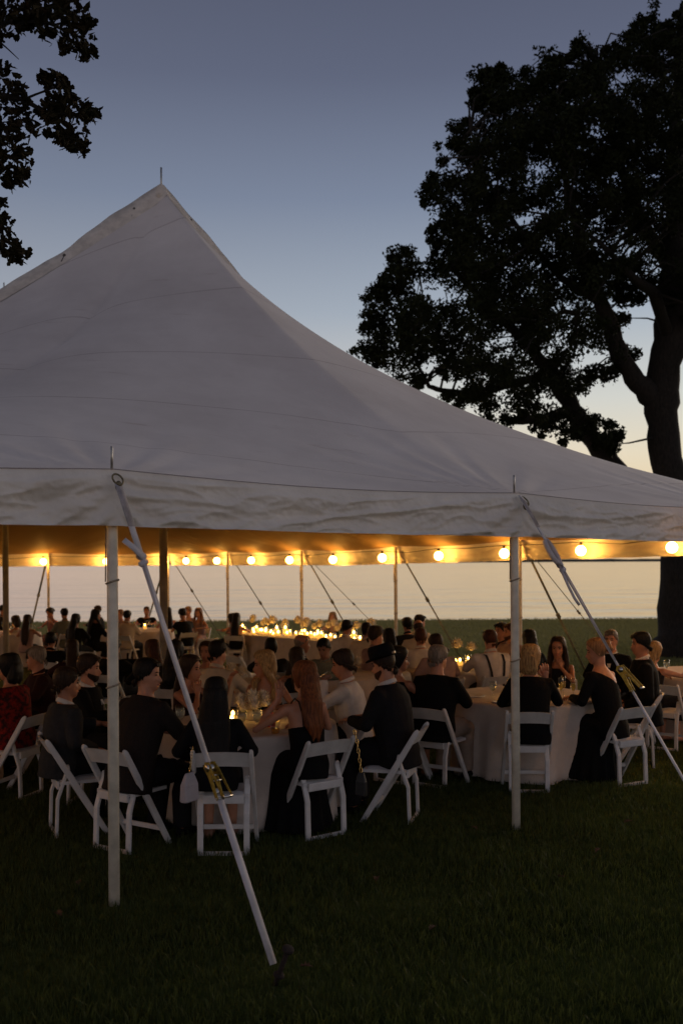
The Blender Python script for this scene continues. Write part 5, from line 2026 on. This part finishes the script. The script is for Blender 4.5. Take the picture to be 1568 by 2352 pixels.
        if hair in ('long', 'wavy', 'bob'):
            hb = MB()
            L = length if hair != 'bob' else 0.06
            bk = lambda z, extra: Vector((NB.x * 0.5 + spn(max(0.0, min(0.95, (z - P0.z) / (sp.z * tl)))).x * 0.5, spn(max(0.0, min(0.95, (z - P0.z) / (sp.z * tl)))).y - 0.108 * S - extra, z))
            nape = HB.z + 0.02
            pts = [hp_(0, -0.055, 0.20), hp_(0, -0.07, 0.14), hp_(0, -0.068, 0.07)]
            rd = [(0.055, 0.045), (0.078, 0.055), (0.086, 0.056)]
            if hair == 'bob':
                pts += [hp_(0, -0.05, 0.01), hp_(0, -0.045, -0.035)]
                rd += [(0.092, 0.062), (0.075, 0.045)]
            else:
                rd = [(a_ * (1 + (hw - 1) * 0.5), c_) for a_, c_ in rd]
                zs = [NB.z - 0.01, NB.z - L * 0.35, NB.z - L * 0.75, NB.z - L]
                for zz, r_ in zip(zs, ((0.095, 0.052), (0.098, 0.040), (0.085, 0.034), (0.045, 0.018))):
                    pts.append(bk(zz, 0.022))
                    rd.append((r_[0] * hw, r_[1]))
            hb.tube(pts, rd, 16, side=H3 @ Vector((1, 0, 0)))
            gg = random.Random(int(px * 7))
            # separate locks, so that the edge is not clean
            for q in range(20 if near else 9):
                x = gg.uniform(-1, 1)
                k0 = 3 if hair != 'bob' else 2
                pp = []
                for pt, r_ in list(zip(pts, rd))[1:]:
                    pp.append(Vector(pt) + (H3 @ Vector((x * r_[0] * 0.95, 0, 0))) + Vector((gg.uniform(-.007, .007), -r_[1] * math.sqrt(max(0, 1 - x * x)) * 0.9 + gg.uniform(-.006, .004), 0)))
                pp[-1] = pp[-1] + Vector((0, 0, gg.uniform(-0.07, 0.05) * (1 if hair != 'bob' else 0.3)))
                hb.tube(pp, [0.012] * (len(pp) - 1) + [0.004], 6)
            if hair == 'wavy':
                for s in (-1, 1):
                    pp = [hp_(s * 0.055, 0.03, 0.20), hp_(s * 0.083, 0.015, 0.13), hp_(s * 0.09, 0.0, 0.05), NB + Vector((s * 0.10, 0.05, -0.01)), NB + Vector((s * 0.09, 0.09, -0.12)), NB + Vector((s * 0.085, 0.10, -0.2))]
                    hb.tube(pp, [(0.02, 0.03), (0.026, 0.04), (0.032, 0.042), (0.034, 0.034), (0.026, 0.024), (0.008, 0.008)], 10, side=(1, 0, 0))
            put('long_hair', remesh(hb, 'long_hair', vox * 0.9, 1), HAIR[hc], root)
        if hair == 'updo':
            hb = MB()
            hb.ball(hp_(0, -0.118, 0.13), (0.048, 0.04, 0.05), 12, 8, H3)
            hb.ball(hp_(0.02, -0.13, 0.165), (0.03, 0.03, 0.03), 10, 8, H3)
            hb.ball(hp_(-0.025, -0.135, 0.11), (0.03, 0.026, 0.03), 10, 8, H3)
            put('bun', remesh(hb, 'bun', vox * 0.8, 1), HAIR[hc], root)
    if beard:
        hb = MB()
        head_loft(hb, Mh, 0.006)
        bb = [(hp_(0, 0.085, 0.052), H3 @ Vector((0, 0.30, 0.95))), (hp_(0, 0.005, 0.05), H3 @ Vector((0, -0.95, 0.1)))]
        put('beard', remesh(hb, 'beard', 0.010, 1, None, bb), HAIR[beard], root)
    if y < 15:
        eb = MB()
        for s in (-1, 1):
            eb.ball(hp_(s * 0.031, 0.0775, 0.119), (0.0135, 0.006, 0.0065), 8, 6, H3)
            eb.tube([hp_(s * 0.014, 0.087, 0.136), hp_(s * 0.03, 0.087, 0.142), hp_(s * 0.050, 0.074, 0.137)], [0.003, 0.0045, 0.003], 6)
        eb.build('eyes', eyem, root)
        if near or y < 13:
            lb_ = MB()
            lb_.tube([hp_(-0.024, 0.084, 0.044), hp_(0, 0.096, 0.046), hp_(0.024, 0.084, 0.044)], [0.004, 0.0075, 0.004], 8)
            lb_.build('lips', lipm, root)
    if hat:
        Mx = Mh @ Matrix.Translation((0, -0.008, 0.165)) @ Matrix.Rotation(R(-6), 4, 'X')
        hb = MB()
        n = 28
        prof = [(0.138, 0.155, 0.002), (0.141, 0.158, 0.008), (0.125, 0.142, 0.008), (0.102, 0.118, 0.006), (0.102, 0.118, 0.045), (0.099, 0.114, 0.095), (0.084, 0.098, 0.122), (0.045, 0.055, 0.120), (0.0, 0.0, 0.108)]
        vs = []
        for a_, b2, z in prof:
            for j in range(n):
                q = 2 * math.pi * j / n
                zz = z + (0.022 * math.cos(q) ** 2 if a_ > 0.12 else 0)
                vs.append(Mx @ Vector((a_ * math.cos(q), b2 * math.sin(q), zz)))
        low = [(0.098, 0.116, 0.0), (0.14, 0.155, 0.002), (0.175, 0.190, 0.003)]
        fs = [(i * n + j, i * n + (j + 1) % n, (i + 1) * n + (j + 1) % n, (i + 1) * n + j) for i in range(len(prof) - 1) for j in range(n)]
        hb.add(vs, fs)
        hb.build('hat', CL['black'], root)
        hb = MB()
        vs = []
        for z, e in ((0.008, 0.003), (0.034, 0.003)):
            for j in range(n):
                q = 2 * math.pi * j / n
                vs.append(Mx @ Vector(((0.0975 + e) * math.cos(q), (0.1155 + e) * math.sin(q), z)))
        hb.add(vs, [(j, (j + 1) % n, n + (j + 1) % n, n + j) for j in range(n)])
        hb.build('hat_band', mat('hat_ribbon', (0.03, 0.02, 0.02), 0.35), root)
    if seat:
        if chairpos is not None:
            cx, cy, cyaw = chairpos
            chair((cx, cy, gz(cy)), R(cyaw), chair_label or ('white folding chair of the ' + short))
        else:
            chair((root.location.x, root.location.y, root.location.z), R(yaw), chair_label or ('white folding chair of the ' + short))
    return root


def rear(px, py, yaw):
    """seat centre of a chair whose rear feet stand at (px, py)"""
    d = py - 1290 + ROLL * (px - 784)
    y = CAMZ * F / d
    for _ in range(4):
        y = (CAMZ - gz(y)) * F / d
    p = G(px, y)
    a = R(yaw)
    return (p.x - math.sin(a) * 0.135, p.y + math.cos(a) * 0.135, yaw)


P = person
# ---- the near table
P(154, 1533, 8.00, -52, 'man in grey jacket and pale collar seen from behind at the near table', 'grey-jacketed man', tc='grey', top='jacket', collar=True, hair='short', hc='brown', skin='tan', lean=6, hy=-8, chairpos=rear(122, 1913, -66), arms=('table', 'lap'))
P(205, 1503, 9.05, -96, 'bearded man in dark suit and pale shirt facing right', 'bearded man in the dark suit', tc='black', top='jacket', collar=True, hair='short', hc='brown', beard='brown', skin='fair', lean=4, hy=8, arms=('lap', 'table'))
P(339, 1512, 7.60, -38, 'dark-haired man in brown tweed jacket leaning in with his face in profile', 'man in brown tweed', tc='brown', top='jacket', hair='short', hc='black', skin='fair', lean=16, hy=-58, hp=3, chairpos=rear(256, 1955, -33), arms=('table', 'reach'), wide=1.05)
P(496, 1559, 7.40, 1, 'woman with very long straight black hair seen from behind', 'woman with long black hair', sex='f', tc='floral', bc='black', bottom='skirt', top='loose', hair='long', hc='black', skin='fair', lean=9, length=0.36, hw=1.28, chairpos=rear(512, 1965, 0), arms=('lap', 'lap'), hp=12)
P(698, 1520, 7.92, 30, 'redhead in black strappy dress with bare back and an elbow on the table', 'redhead in the strappy dress', sex='f', tc='black', bc='black', bottom='maxi', top='straps', hair='long', hc='red', skin='fair', lean=14, side=3, length=0.26, hy=10, ht=6, chairpos=rear(748, 1924, 36),
  arms=((( -0.34, 0.20, 0.82), (-0.115, 0.20, 1.08), (0.15, -0.1, 1)), 'table'))
P(880, 1494, 8.42, 62, 'man in black hat and charcoal suit facing the near table', 'man in the black hat', tc='charcoal', top='jacket', collar=True, hair='crop', hc='brown', beard='auburn', skin='fair', hat=True, lean=10, hy=5, hp=12, chairpos=rear(949, 1882, 74), arms=('table', 'table'), wide=1.12)
P(786, 1495, 9.25, 84, 'dark-haired man in white shirt drinking from a glass', 'man drinking in the white shirt', tc='white', top='shirt', hair='tousled', hc='brown', skin='tan', lean=10, hy=6, hp=12, arms=('mouth', 'table'), wide=1.1)
P(606, 1496, 9.55, 172, 'blonde woman in black camisole facing left with her hand by her chin', 'blonde woman in the camisole', sex='f', tc='black', bc='black', bottom='skirt', top='straps', hair='wavy', hc='blonde', skin='tan', lean=14, hy=-70, hp=8, arms=('table', 'chin'), length=0.1)
P(438, 1506, 9.40, -128, 'dark long-haired woman with hands raised between the near strap and the pole', 'dark-haired woman behind the strap', sex='f', tc='maroon', bc='black', bottom='skirt', top='dress', hair='long', hc='brown', skin='tan', lean=8, hy=20, arms=('gesture', 'chin'), length=0.25)
# ---- the right table
P(1006, 1482, 9.75, -36, 'grey-haired man in black blazer and khaki trousers seen from behind', 'man in khaki trousers', tc='black', top='jacket', bc='khaki', hair='short', hc='grey', skin='fair', lean=8, hy=-12, chairpos=rear(985, 1807, -36), arms=('lap', 'table'), wide=1.08)
P(1218, 1482, 9.50, -8, 'blonde woman in long-sleeved black dress seen from behind the pole', 'blonde woman in black', sex='f', tc='black', bc='black', bottom='skirt', top='loose', hair='bob', hc='blonde', skin='fair', lean=10, hy=-22, chairpos=rear(1214, 1821, -3), arms=('table', 'cheek'), wide=1.08)
P(1368, 1463, 9.85, 42, 'woman with pinned-up fair hair in a black off-shoulder dress', 'woman in the off-shoulder dress', sex='f', tc='black', bc='black', bottom='maxi', top='offshoulder', hair='updo', hc='fair', skin='fair', lean=14, hy=42, hp=12, chairpos=rear(1452, 1804, 28), arms=('table', 'table'), wide=1.1)
P(1280, 1464, 11.75, 168, 'smiling woman with wavy brown hair resting her chin on her hand', 'smiling woman', sex='f', tc='charcoal', bc='black', bottom='skirt', top='dress', hair='wavy', hc='brown', skin='tan', lean=16, hy=-8, arms=('chin', 'table'), length=0.15)
P(1402, 1446, 12.3, 152, 'man in dark suit looking out behind the fair pinned-up hair', 'man behind the pinned-up hair', tc='black', top='jacket', collar=True, hair='crop', hc='grey', skin='fair', lean=6, arms=('lap', 'table'))
P(1470, 1452, 10.75, 82, 'dark-suited man in profile in front of the oak trunk', 'dark-suited man by the oak', tc='black', top='jacket', collar=True, hair='short', hc='black', skin='tan', lean=4, hy=4, chairpos=rear(1499, 1757, 74), arms=('lap', 'lap'), wide=1.08)
P(1500, 1474, 11.9, -52, 'woman with bare arms raising a hand at the right edge', 'woman raising a hand', sex='f', tc='charcoal', bc='black', bottom='skirt', top='dress', hair='long', hc='blonde', skin='fair', lean=8, chairpos=rear(1518, 1722, -36), arms=('table', ((0.27, 0.24, 0.83), (0.26, 0.36, 1.06), (0.3, 0.6, 0.7))), length=0.2)
# ---- left edge
P(21, 1503, 9.35, 66, 'dark-haired woman in a red floral dress at the left edge', 'woman in red floral', sex='f', tc='red', bc='red', bottom='skirt', top='loose', hair='bob', hc='black', skin='tan', lean=8, chairpos=rear(72, 1829, 74), wide=1.12, hy=8)
P(84, 1484, 10.6, 120, 'balding grey-haired man in maroon shirt behind the red dress', 'balding man in maroon', tc='maroon', top='shirt', hair='crop', hc='grey', skin='tan', lean=8, hy=-30, wide=1.05)
# ---- tables behind the near table
P(350, 1470, 12.0, 30, 'auburn-haired woman in the dark behind the brown tweed jacket', 'auburn woman in the dark', sex='f', tc='black', bc='black', bottom='skirt', top='loose', hair='long', hc='auburn', skin='fair', length=0.3)
P(404, 1472, 11.6, -20, 'dark-haired woman behind the near guy strap', 'woman behind the strap', sex='f', tc='black', bc='black', bottom='skirt', top='loose', hair='long', hc='black', skin='tan', length=0.2)
P(473, 1474, 12.9, 170, 'woman facing out from behind the man in the white shirt', 'woman behind the white shirt', sex='f', tc='charcoal', bc='black', bottom='skirt', top='dress', hair='long', hc='brown', skin='tan')
P(501, 1472, 10.6, -28, 'broad man in white shirt with his back turned beyond the near table', 'broad man in white', tc='cream', top='shirt', hair='short', hc='black', skin='fair', lean=12, hy=-18, wide=1.12, arms=('table', 'reach'))
P(681, 1488, 11.2, 15, 'dark-haired woman directly behind the redhead', 'woman behind the redhead', sex='f', tc='charcoal', bc='black', bottom='skirt', top='dress', hair='long', hc='brown', skin='tan', length=0.2)
P(693, 1460, 12.9, -70, 'bald man in a dark grey shirt above the redhead', 'bald man', tc='grey', top='shirt', hair='bald', hc='grey', skin='tan', lean=12, hy=-10, wide=1.05)
P(743, 1467, 12.6, 150, 'man with short dark hair looking down beside the drinking man', 'man looking down', tc='sage', top='shirt', hair='crop', hc='black', skin='deep', lean=16, hp=24, hy=10)
P(914, 1486, 9.9, -40, 'woman with dark fringe behind the black hat', 'woman behind the hat', sex='f', tc='black', bc='black', bottom='skirt', top='dress', hair='bob', hc='black', skin='tan', lean=6, hy=-40)
P(863, 1440, 13.6, -50, 'man with curly greying hair seen above the black hat', 'curly-haired man', tc='dusty', top='shirt', hair='curly', hc='brown', skin='fair', lean=8, hy=-20)
P(893, 1444, 14.2, 10, 'woman with dark straight hair beside the curly-haired man', 'woman by the curly hair', sex='f', tc='black', bc='black', bottom='skirt', top='loose', hair='long', hc='black', skin='tan', length=0.25)
P(965, 1443, 14.0, 5, 'brown-haired man in white shirt with his back turned near the candles', 'white shirt near the candles', tc='white', top='shirt', hair='short', hc='auburn', skin='fair', lean=10, wide=1.1)
P(1000, 1458, 12.7, 20, 'man in dusty pink shirt bending toward the candles', 'man in the pink shirt', tc='dusty', top='shirt', hair='short', hc='brown', skin='tan', lean=18, hp=20, wide=1.05)
P(1124, 1447, 12.9, 18, 'man in white shirt with braces seen from behind', 'man with braces', tc='white', top='shirt', hair='short', hc='auburn', skin='fair', lean=10, wide=1.2, arms=('reach', 'table'), braces=True)
P(1150, 1430, 14.8, 100, 'dark-haired man in profile left of the right pole', 'man left of the pole', tc='charcoal', top='shirt', hair='short', hc='black', skin='tan', hy=20)
P(1170, 1431, 14.3, 130, 'auburn-haired man turned sideways behind the right pole', 'man behind the pole', tc='dusty', top='shirt', hair='crop', hc='auburn', skin='tan', hy=-20, beard='auburn')
P(1214, 1447, 13.3, 10, 'long dark hair seen from behind right of the right pole', 'dark hair right of the pole', sex='f', tc='black', bc='black', bottom='skirt', top='loose', hair='long', hc='black', skin='tan', length=0.3)
# ---- around the long table
P(797, 1425, 16.6, -24, 'dark-haired man in white shirt bent at the candle table end', 'man at the table end', tc='white', top='shirt', hair='short', hc='black', skin='tan', lean=16, hp=15, hy=-20, wide=1.05)
P(841, 1430, 16.2, -4, 'black-haired man in white shirt with his back turned at the long table', 'black hair at the long table', tc='cream', top='shirt', hair='short', hc='black', skin='tan', lean=10, wide=1.12)
P(764, 1408, 23.6, 172, 'blonde woman facing out behind the long candle table', 'blonde behind the candles', sex='f', tc='black', bc='black', bottom='skirt', top='straps', hair='wavy', hc='blonde', skin='fair', lean=8, seat=False)
P(934, 1418, 17.2, 20, 'dark-haired man in dark shirt against the lawn', 'dark shirt on the lawn', tc='charcoal', top='shirt', hair='short', hc='black', skin='tan', seat=False)
P(964, 1412, 17.8, -40, 'dark-haired man in profile against the far lawn', 'profile on the lawn', tc='cream', top='shirt', hair='short', hc='black', skin='fair', hy=-30, seat=False)
P(960, 1427, 15.6, 5, 'bald man in cream shirt below the two dark heads', 'bald man in cream', tc='cream', top='shirt', hair='bald', hc='brown', skin='fair', wide=1.1, lean=14, hp=14, seat=False)
P(543, 1408, 22.3, -10, 'woman with long dark hair and bare arm left of the long table', 'woman left of the long table', sex='f', tc='black', bc='black', bottom='skirt', top='straps', hair='long', hc='black', skin='tan', length=0.3, lean=6, arms=('table', 'reach'))
P(533, 1412, 23.4, 60, 'dark-haired woman half hidden by the long dark hair at the long table', 'half-hidden woman', sex='f', tc='print', bc='black', bottom='skirt', top='dress', hair='bob', hc='black', skin='tan', seat=False)
# ---- far tables
P(456, 1397, 24.4, 165, 'woman with long fair hair at the far lakeside corner', 'fair woman at the far corner', sex='f', tc='dusty', bc='dusty', bottom='skirt', top='dress', hair='wavy', hc='fair', skin='fair')
P(432, 1393, 25.6, 150, 'fair head just behind the dark-haired man at the far table', 'fair head', tc='dusty', top='shirt', hair='short', hc='fair', skin='fair', seat=False)
P(419, 1399, 23.4, 40, 'dark-haired man in black looking down at the far table', 'man looking down far off', tc='black', top='tshirt', hair='tousled', hc='black', skin='tan', lean=12, hp=20)
P(386, 1395, 24.6, 20, 'long dark hair beside the far centre pole', 'long dark hair by the centre pole', sex='f', tc='print', bc='black', bottom='skirt', top='dress', hair='long', hc='black', skin='tan', seat=False)
P(337, 1393, 26.2, 178, 'man in black t-shirt facing out behind the glasses', 'man in black t-shirt', tc='black', top='tshirt', hair='crop', hc='brown', skin='tan', seat=False)
P(293, 1402, 22.6, -20, 'dark-haired man in cream shirt from behind at the far glasses', 'cream shirt far off', tc='cream', top='shirt', hair='short', hc='black', skin='tan', wide=1.12)
P(276, 1400, 25.6, 140, 'fair-haired person half behind the near left pole', 'fair hair by the pole', tc='dusty', top='shirt', hair='short', hc='fair', skin='fair', seat=False)
P(224, 1391, 25.8, 100, 'brown head just above the wavy black hair', 'brown head above', tc='charcoal', top='shirt', hair='short', hc='brown', skin='tan', seat=False)
P(221, 1400, 22.2, -40, 'woman with wavy black hair and black dress left of the near pole', 'wavy black hair', sex='f', tc='black', bc='black', bottom='skirt', top='loose', hair='wavy', hc='black', skin='fair', hy=-30, wide=1.15, seat=False)
P(175, 1410, 21.4, -20, 'woman in black with straight dark hair at the far left table', 'woman in black far off', sex='f', tc='black', bc='black', bottom='skirt', top='loose', hair='long', hc='black', skin='tan', wide=1.1, seat=False)
P(148, 1397, 23.2, 40, 'man in grey shirt with his back turned at the far left table', 'grey shirt far off', tc='sage', top='shirt', hair='short', hc='black', skin='tan')
P(115, 1397, 24.8, 150, 'woman with pinned dark hair and patterned dress looking down far off', 'patterned dress', sex='f', tc='print', bc='print', bottom='skirt', top='dress', hair='updo', hc='black', skin='tan', hp=25, seat=False, arms=('gesture', 'table'))
P(64, 1412, 21.8, -5, 'woman with long brown hair seen from behind at the far left', 'long brown hair far off', sex='f', tc='dusty', bc='black', bottom='skirt', top='dress', hair='long', hc='brown', skin='tan', length=0.35, seat=False)
P(36, 1420, 23.0, 60, 'brown-haired woman hidden by the far left centre pole', 'hidden brown hair', sex='f', tc='cream', bc='black', bottom='skirt', top='dress', hair='bob', hc='brown', skin='fair', seat=False)
P(8, 1389, 25.4, -80, 'man in profile at the extreme far left', 'man at the extreme left', tc='charcoal', top='shirt', hair='crop', hc='black', skin='tan', seat=False)

# ---- empty chairs that stand about, and things hung on chairs
p = G(193, 17.8)
chair((p.x, p.y, p.z), R(10), 'empty white folding chair standing in the dark left of the near pole')
p = G(470, 21.5)
chair((p.x, p.y, p.z), R(35), 'empty white folding chair on the lawn at the far corner')
P(166, 1470, 13.2, 20, 'woman in maroon with her back turned above the grey-jacketed man', 'woman in maroon', sex='f', tc='maroon', bc='maroon', bottom='skirt', top='loose', hair='long', hc='brown', skin='tan', length=0.3)
P(118, 1452, 15.6, -10, 'dark-haired man in black left of the woman in maroon', 'man left of the maroon woman', tc='black', top='shirt', hair='short', hc='black', skin='tan')
P(262, 1466, 13.4, -25, 'man in black directly behind the near left pole', 'man behind the near left pole', tc='black', top='jacket', hair='short', hc='brown', skin='tan')
P(622, 1466, 13.6, 10, 'dark-haired man in charcoal above the blonde in the camisole', 'man above the camisole blonde', tc='charcoal', top='shirt', hair='short', hc='black', skin='tan')
p = G(560, 16.5)
chair((p.x, p.y, p.z), R(-50), 'empty white folding chair in front of the long candle table')
p = G(302, 15.6)
ch = chair((p.x, p.y, p.z), R(5), 'white folding chair under a black coat in the dark')
mb = MB()
for i in range(1):
    N = 14
    vs = []
    for k, (yy, z) in enumerate(((-0.30, 0.15), (-0.29, 0.45), (-0.27, 0.70), (-0.255, 0.80), (-0.215, 0.815), (-0.17, 0.80), (-0.14, 0.66))):
        for j in range(N + 1):
            u = j / N * 2 - 1
            vs.append((u * (0.31 - 0.05 * (k == 4)), yy + 0.02 * math.sin(j * 1.7 + k) - 0.02 * (1 - u * u), z - 0.03 * u * u))
    mb.add(vs, [(k * (N + 1) + j, k * (N + 1) + j + 1, (k + 1) * (N + 1) + j + 1, (k + 1) * (N + 1) + j) for k in range(6) for j in range(N)])
o = mb.build('coat', CL['black'])
o.location = ch.location
o.rotation_euler = ch.rotation_euler
sm = o.modifiers.new('s', 'SOLIDIFY')
sm.thickness = 0.02
tag(o, 'black coat draped over a chair back in the dark', 'coat')

# the glass in the drinking man's hand
q = [o for o in bpy.data.objects if o.get('label', '').startswith('dark-haired man in white shirt drinking')][0]
Mr = Matrix.Translation(q.location) @ Matrix.Rotation(q.rotation_euler.z, 4, 'Z')
hd = W(735, 1562, 9.25)
gl = glass('tumbler', hd, 'glass tipped at the drinking man’s lips'.replace('’', "'"), fill=False)
gl.rotation_euler = (R(10), R(62), 0)


# ---- handbags on chains
chainm = mat('gold_chain', (0.75, 0.50, 0.18), 0.25, 1.0)
bagw = mat('bag_pale_leather', (0.40, 0.36, 0.38), 0.45, var=0.1, vscale=14, bump=0.2, bscale=90)
bagb = mat('bag_black_leather', (0.015, 0.015, 0.016), 0.4, bump=0.2, bscale=90)


def chain(mb, pts, step=0.03, r=0.010, th=0.0032):
    P_ = [Vector(p) for p in pts]
    tot = sum((P_[i + 1] - P_[i]).length for i in range(len(P_) - 1))
    n = max(3, int(tot / step))
    def at(f):
        d = f * tot
        for i in range(len(P_) - 1):
            l = (P_[i + 1] - P_[i]).length
            if d <= l or i == len(P_) - 2:
                return P_[i].lerp(P_[i + 1], d / l if l else 0), (P_[i + 1] - P_[i]).normalized()
            d -= l
    for i in range(n):
        c, d = at((i + 0.5) / n)
        s = d.orthogonal().normalized()
        if i % 2:
            s = d.cross(s)
        hl = step * 0.66
        pth = [c + d * hl * math.cos(a) + s * r * math.sin(a) for a in [2 * math.pi * k / 10 for k in range(11)]]
        mb.tube(pth, th, 5, cap=False)


def bag(hang, c, size, m, label, yaw, cstep, cr, cth, extra=None):
    root = thing('handbag', label, 'handbag', c, yaw)
    w, d, h = size
    mb = MB()
    mb.tube([(0, 0, -h / 2), (0, 0, -h / 2 + 0.008), (0, 0, h * 0.1), (0, 0, h / 2 - 0.01), (0, 0, h / 2)], [(w * 0.47, d * 0.42), (w * 0.5, d * 0.5), (w * 0.48, d * 0.42), (w * 0.30, d * 0.18), (w * 0.26, d * 0.10)], side=(1, 0, 0),
            prof=[(1, 0.6), (0.85, 1), (-0.85, 1), (-1, 0.6), (-1, -0.6), (-0.85, -1), (0.85, -1), (1, -0.6)])
    mb.build('bag_body', m, root, smooth=False)
    mb = MB()
    rot = Matrix.Rotation(-yaw, 3, 'Z')
    loc = [rot @ (Vector(q_) - Vector(c)) for q_ in hang]
    chain(mb, [Vector((0, 0, h / 2))] + loc, cstep, cr, cth)
    mb.build('chain', chainm, root)
    return root


c4 = rear(512, 1965, 0)
# over the left rail of the long-haired woman's chair
rt = Vector((c4[0] - 0.205, c4[1] - 0.235, 0.775))
bag([rt + Vector((0.0, -0.03, -0.05)), rt + Vector((0.004, -0.01, 0.005)), rt + Vector((0.0, 0.03, -0.02))], rt + Vector((-0.015, -0.06, -0.265)), (0.15, 0.07, 0.20), bagw, 'pale leather clutch hung by a gold chain on the long-haired woman’s chair'.replace('’', "'"), R(60), 0.020, 0.006, 0.0018)
c5 = rear(748, 1924, 36)
a5 = R(36)
rr5 = Vector((c5[0] + math.cos(a5) * 0.21 - math.sin(a5) * -0.225, c5[1] + math.sin(a5) * 0.21 + math.cos(a5) * -0.225, 0.775))
bag([rr5 + Vector((0.02, -0.025, -0.08)), rr5 + Vector((0.0, -0.02, 0.004)), rr5 + Vector((0.0, 0.03, 0.0))], rr5 + Vector((0.05, -0.035, -0.40)), (0.09, 0.05, 0.18), bagb, 'small black handbag on a chunky gold chain at the redhead’s chair'.replace('’', "'"), R(-30), 0.036, 0.0105, 0.0036)
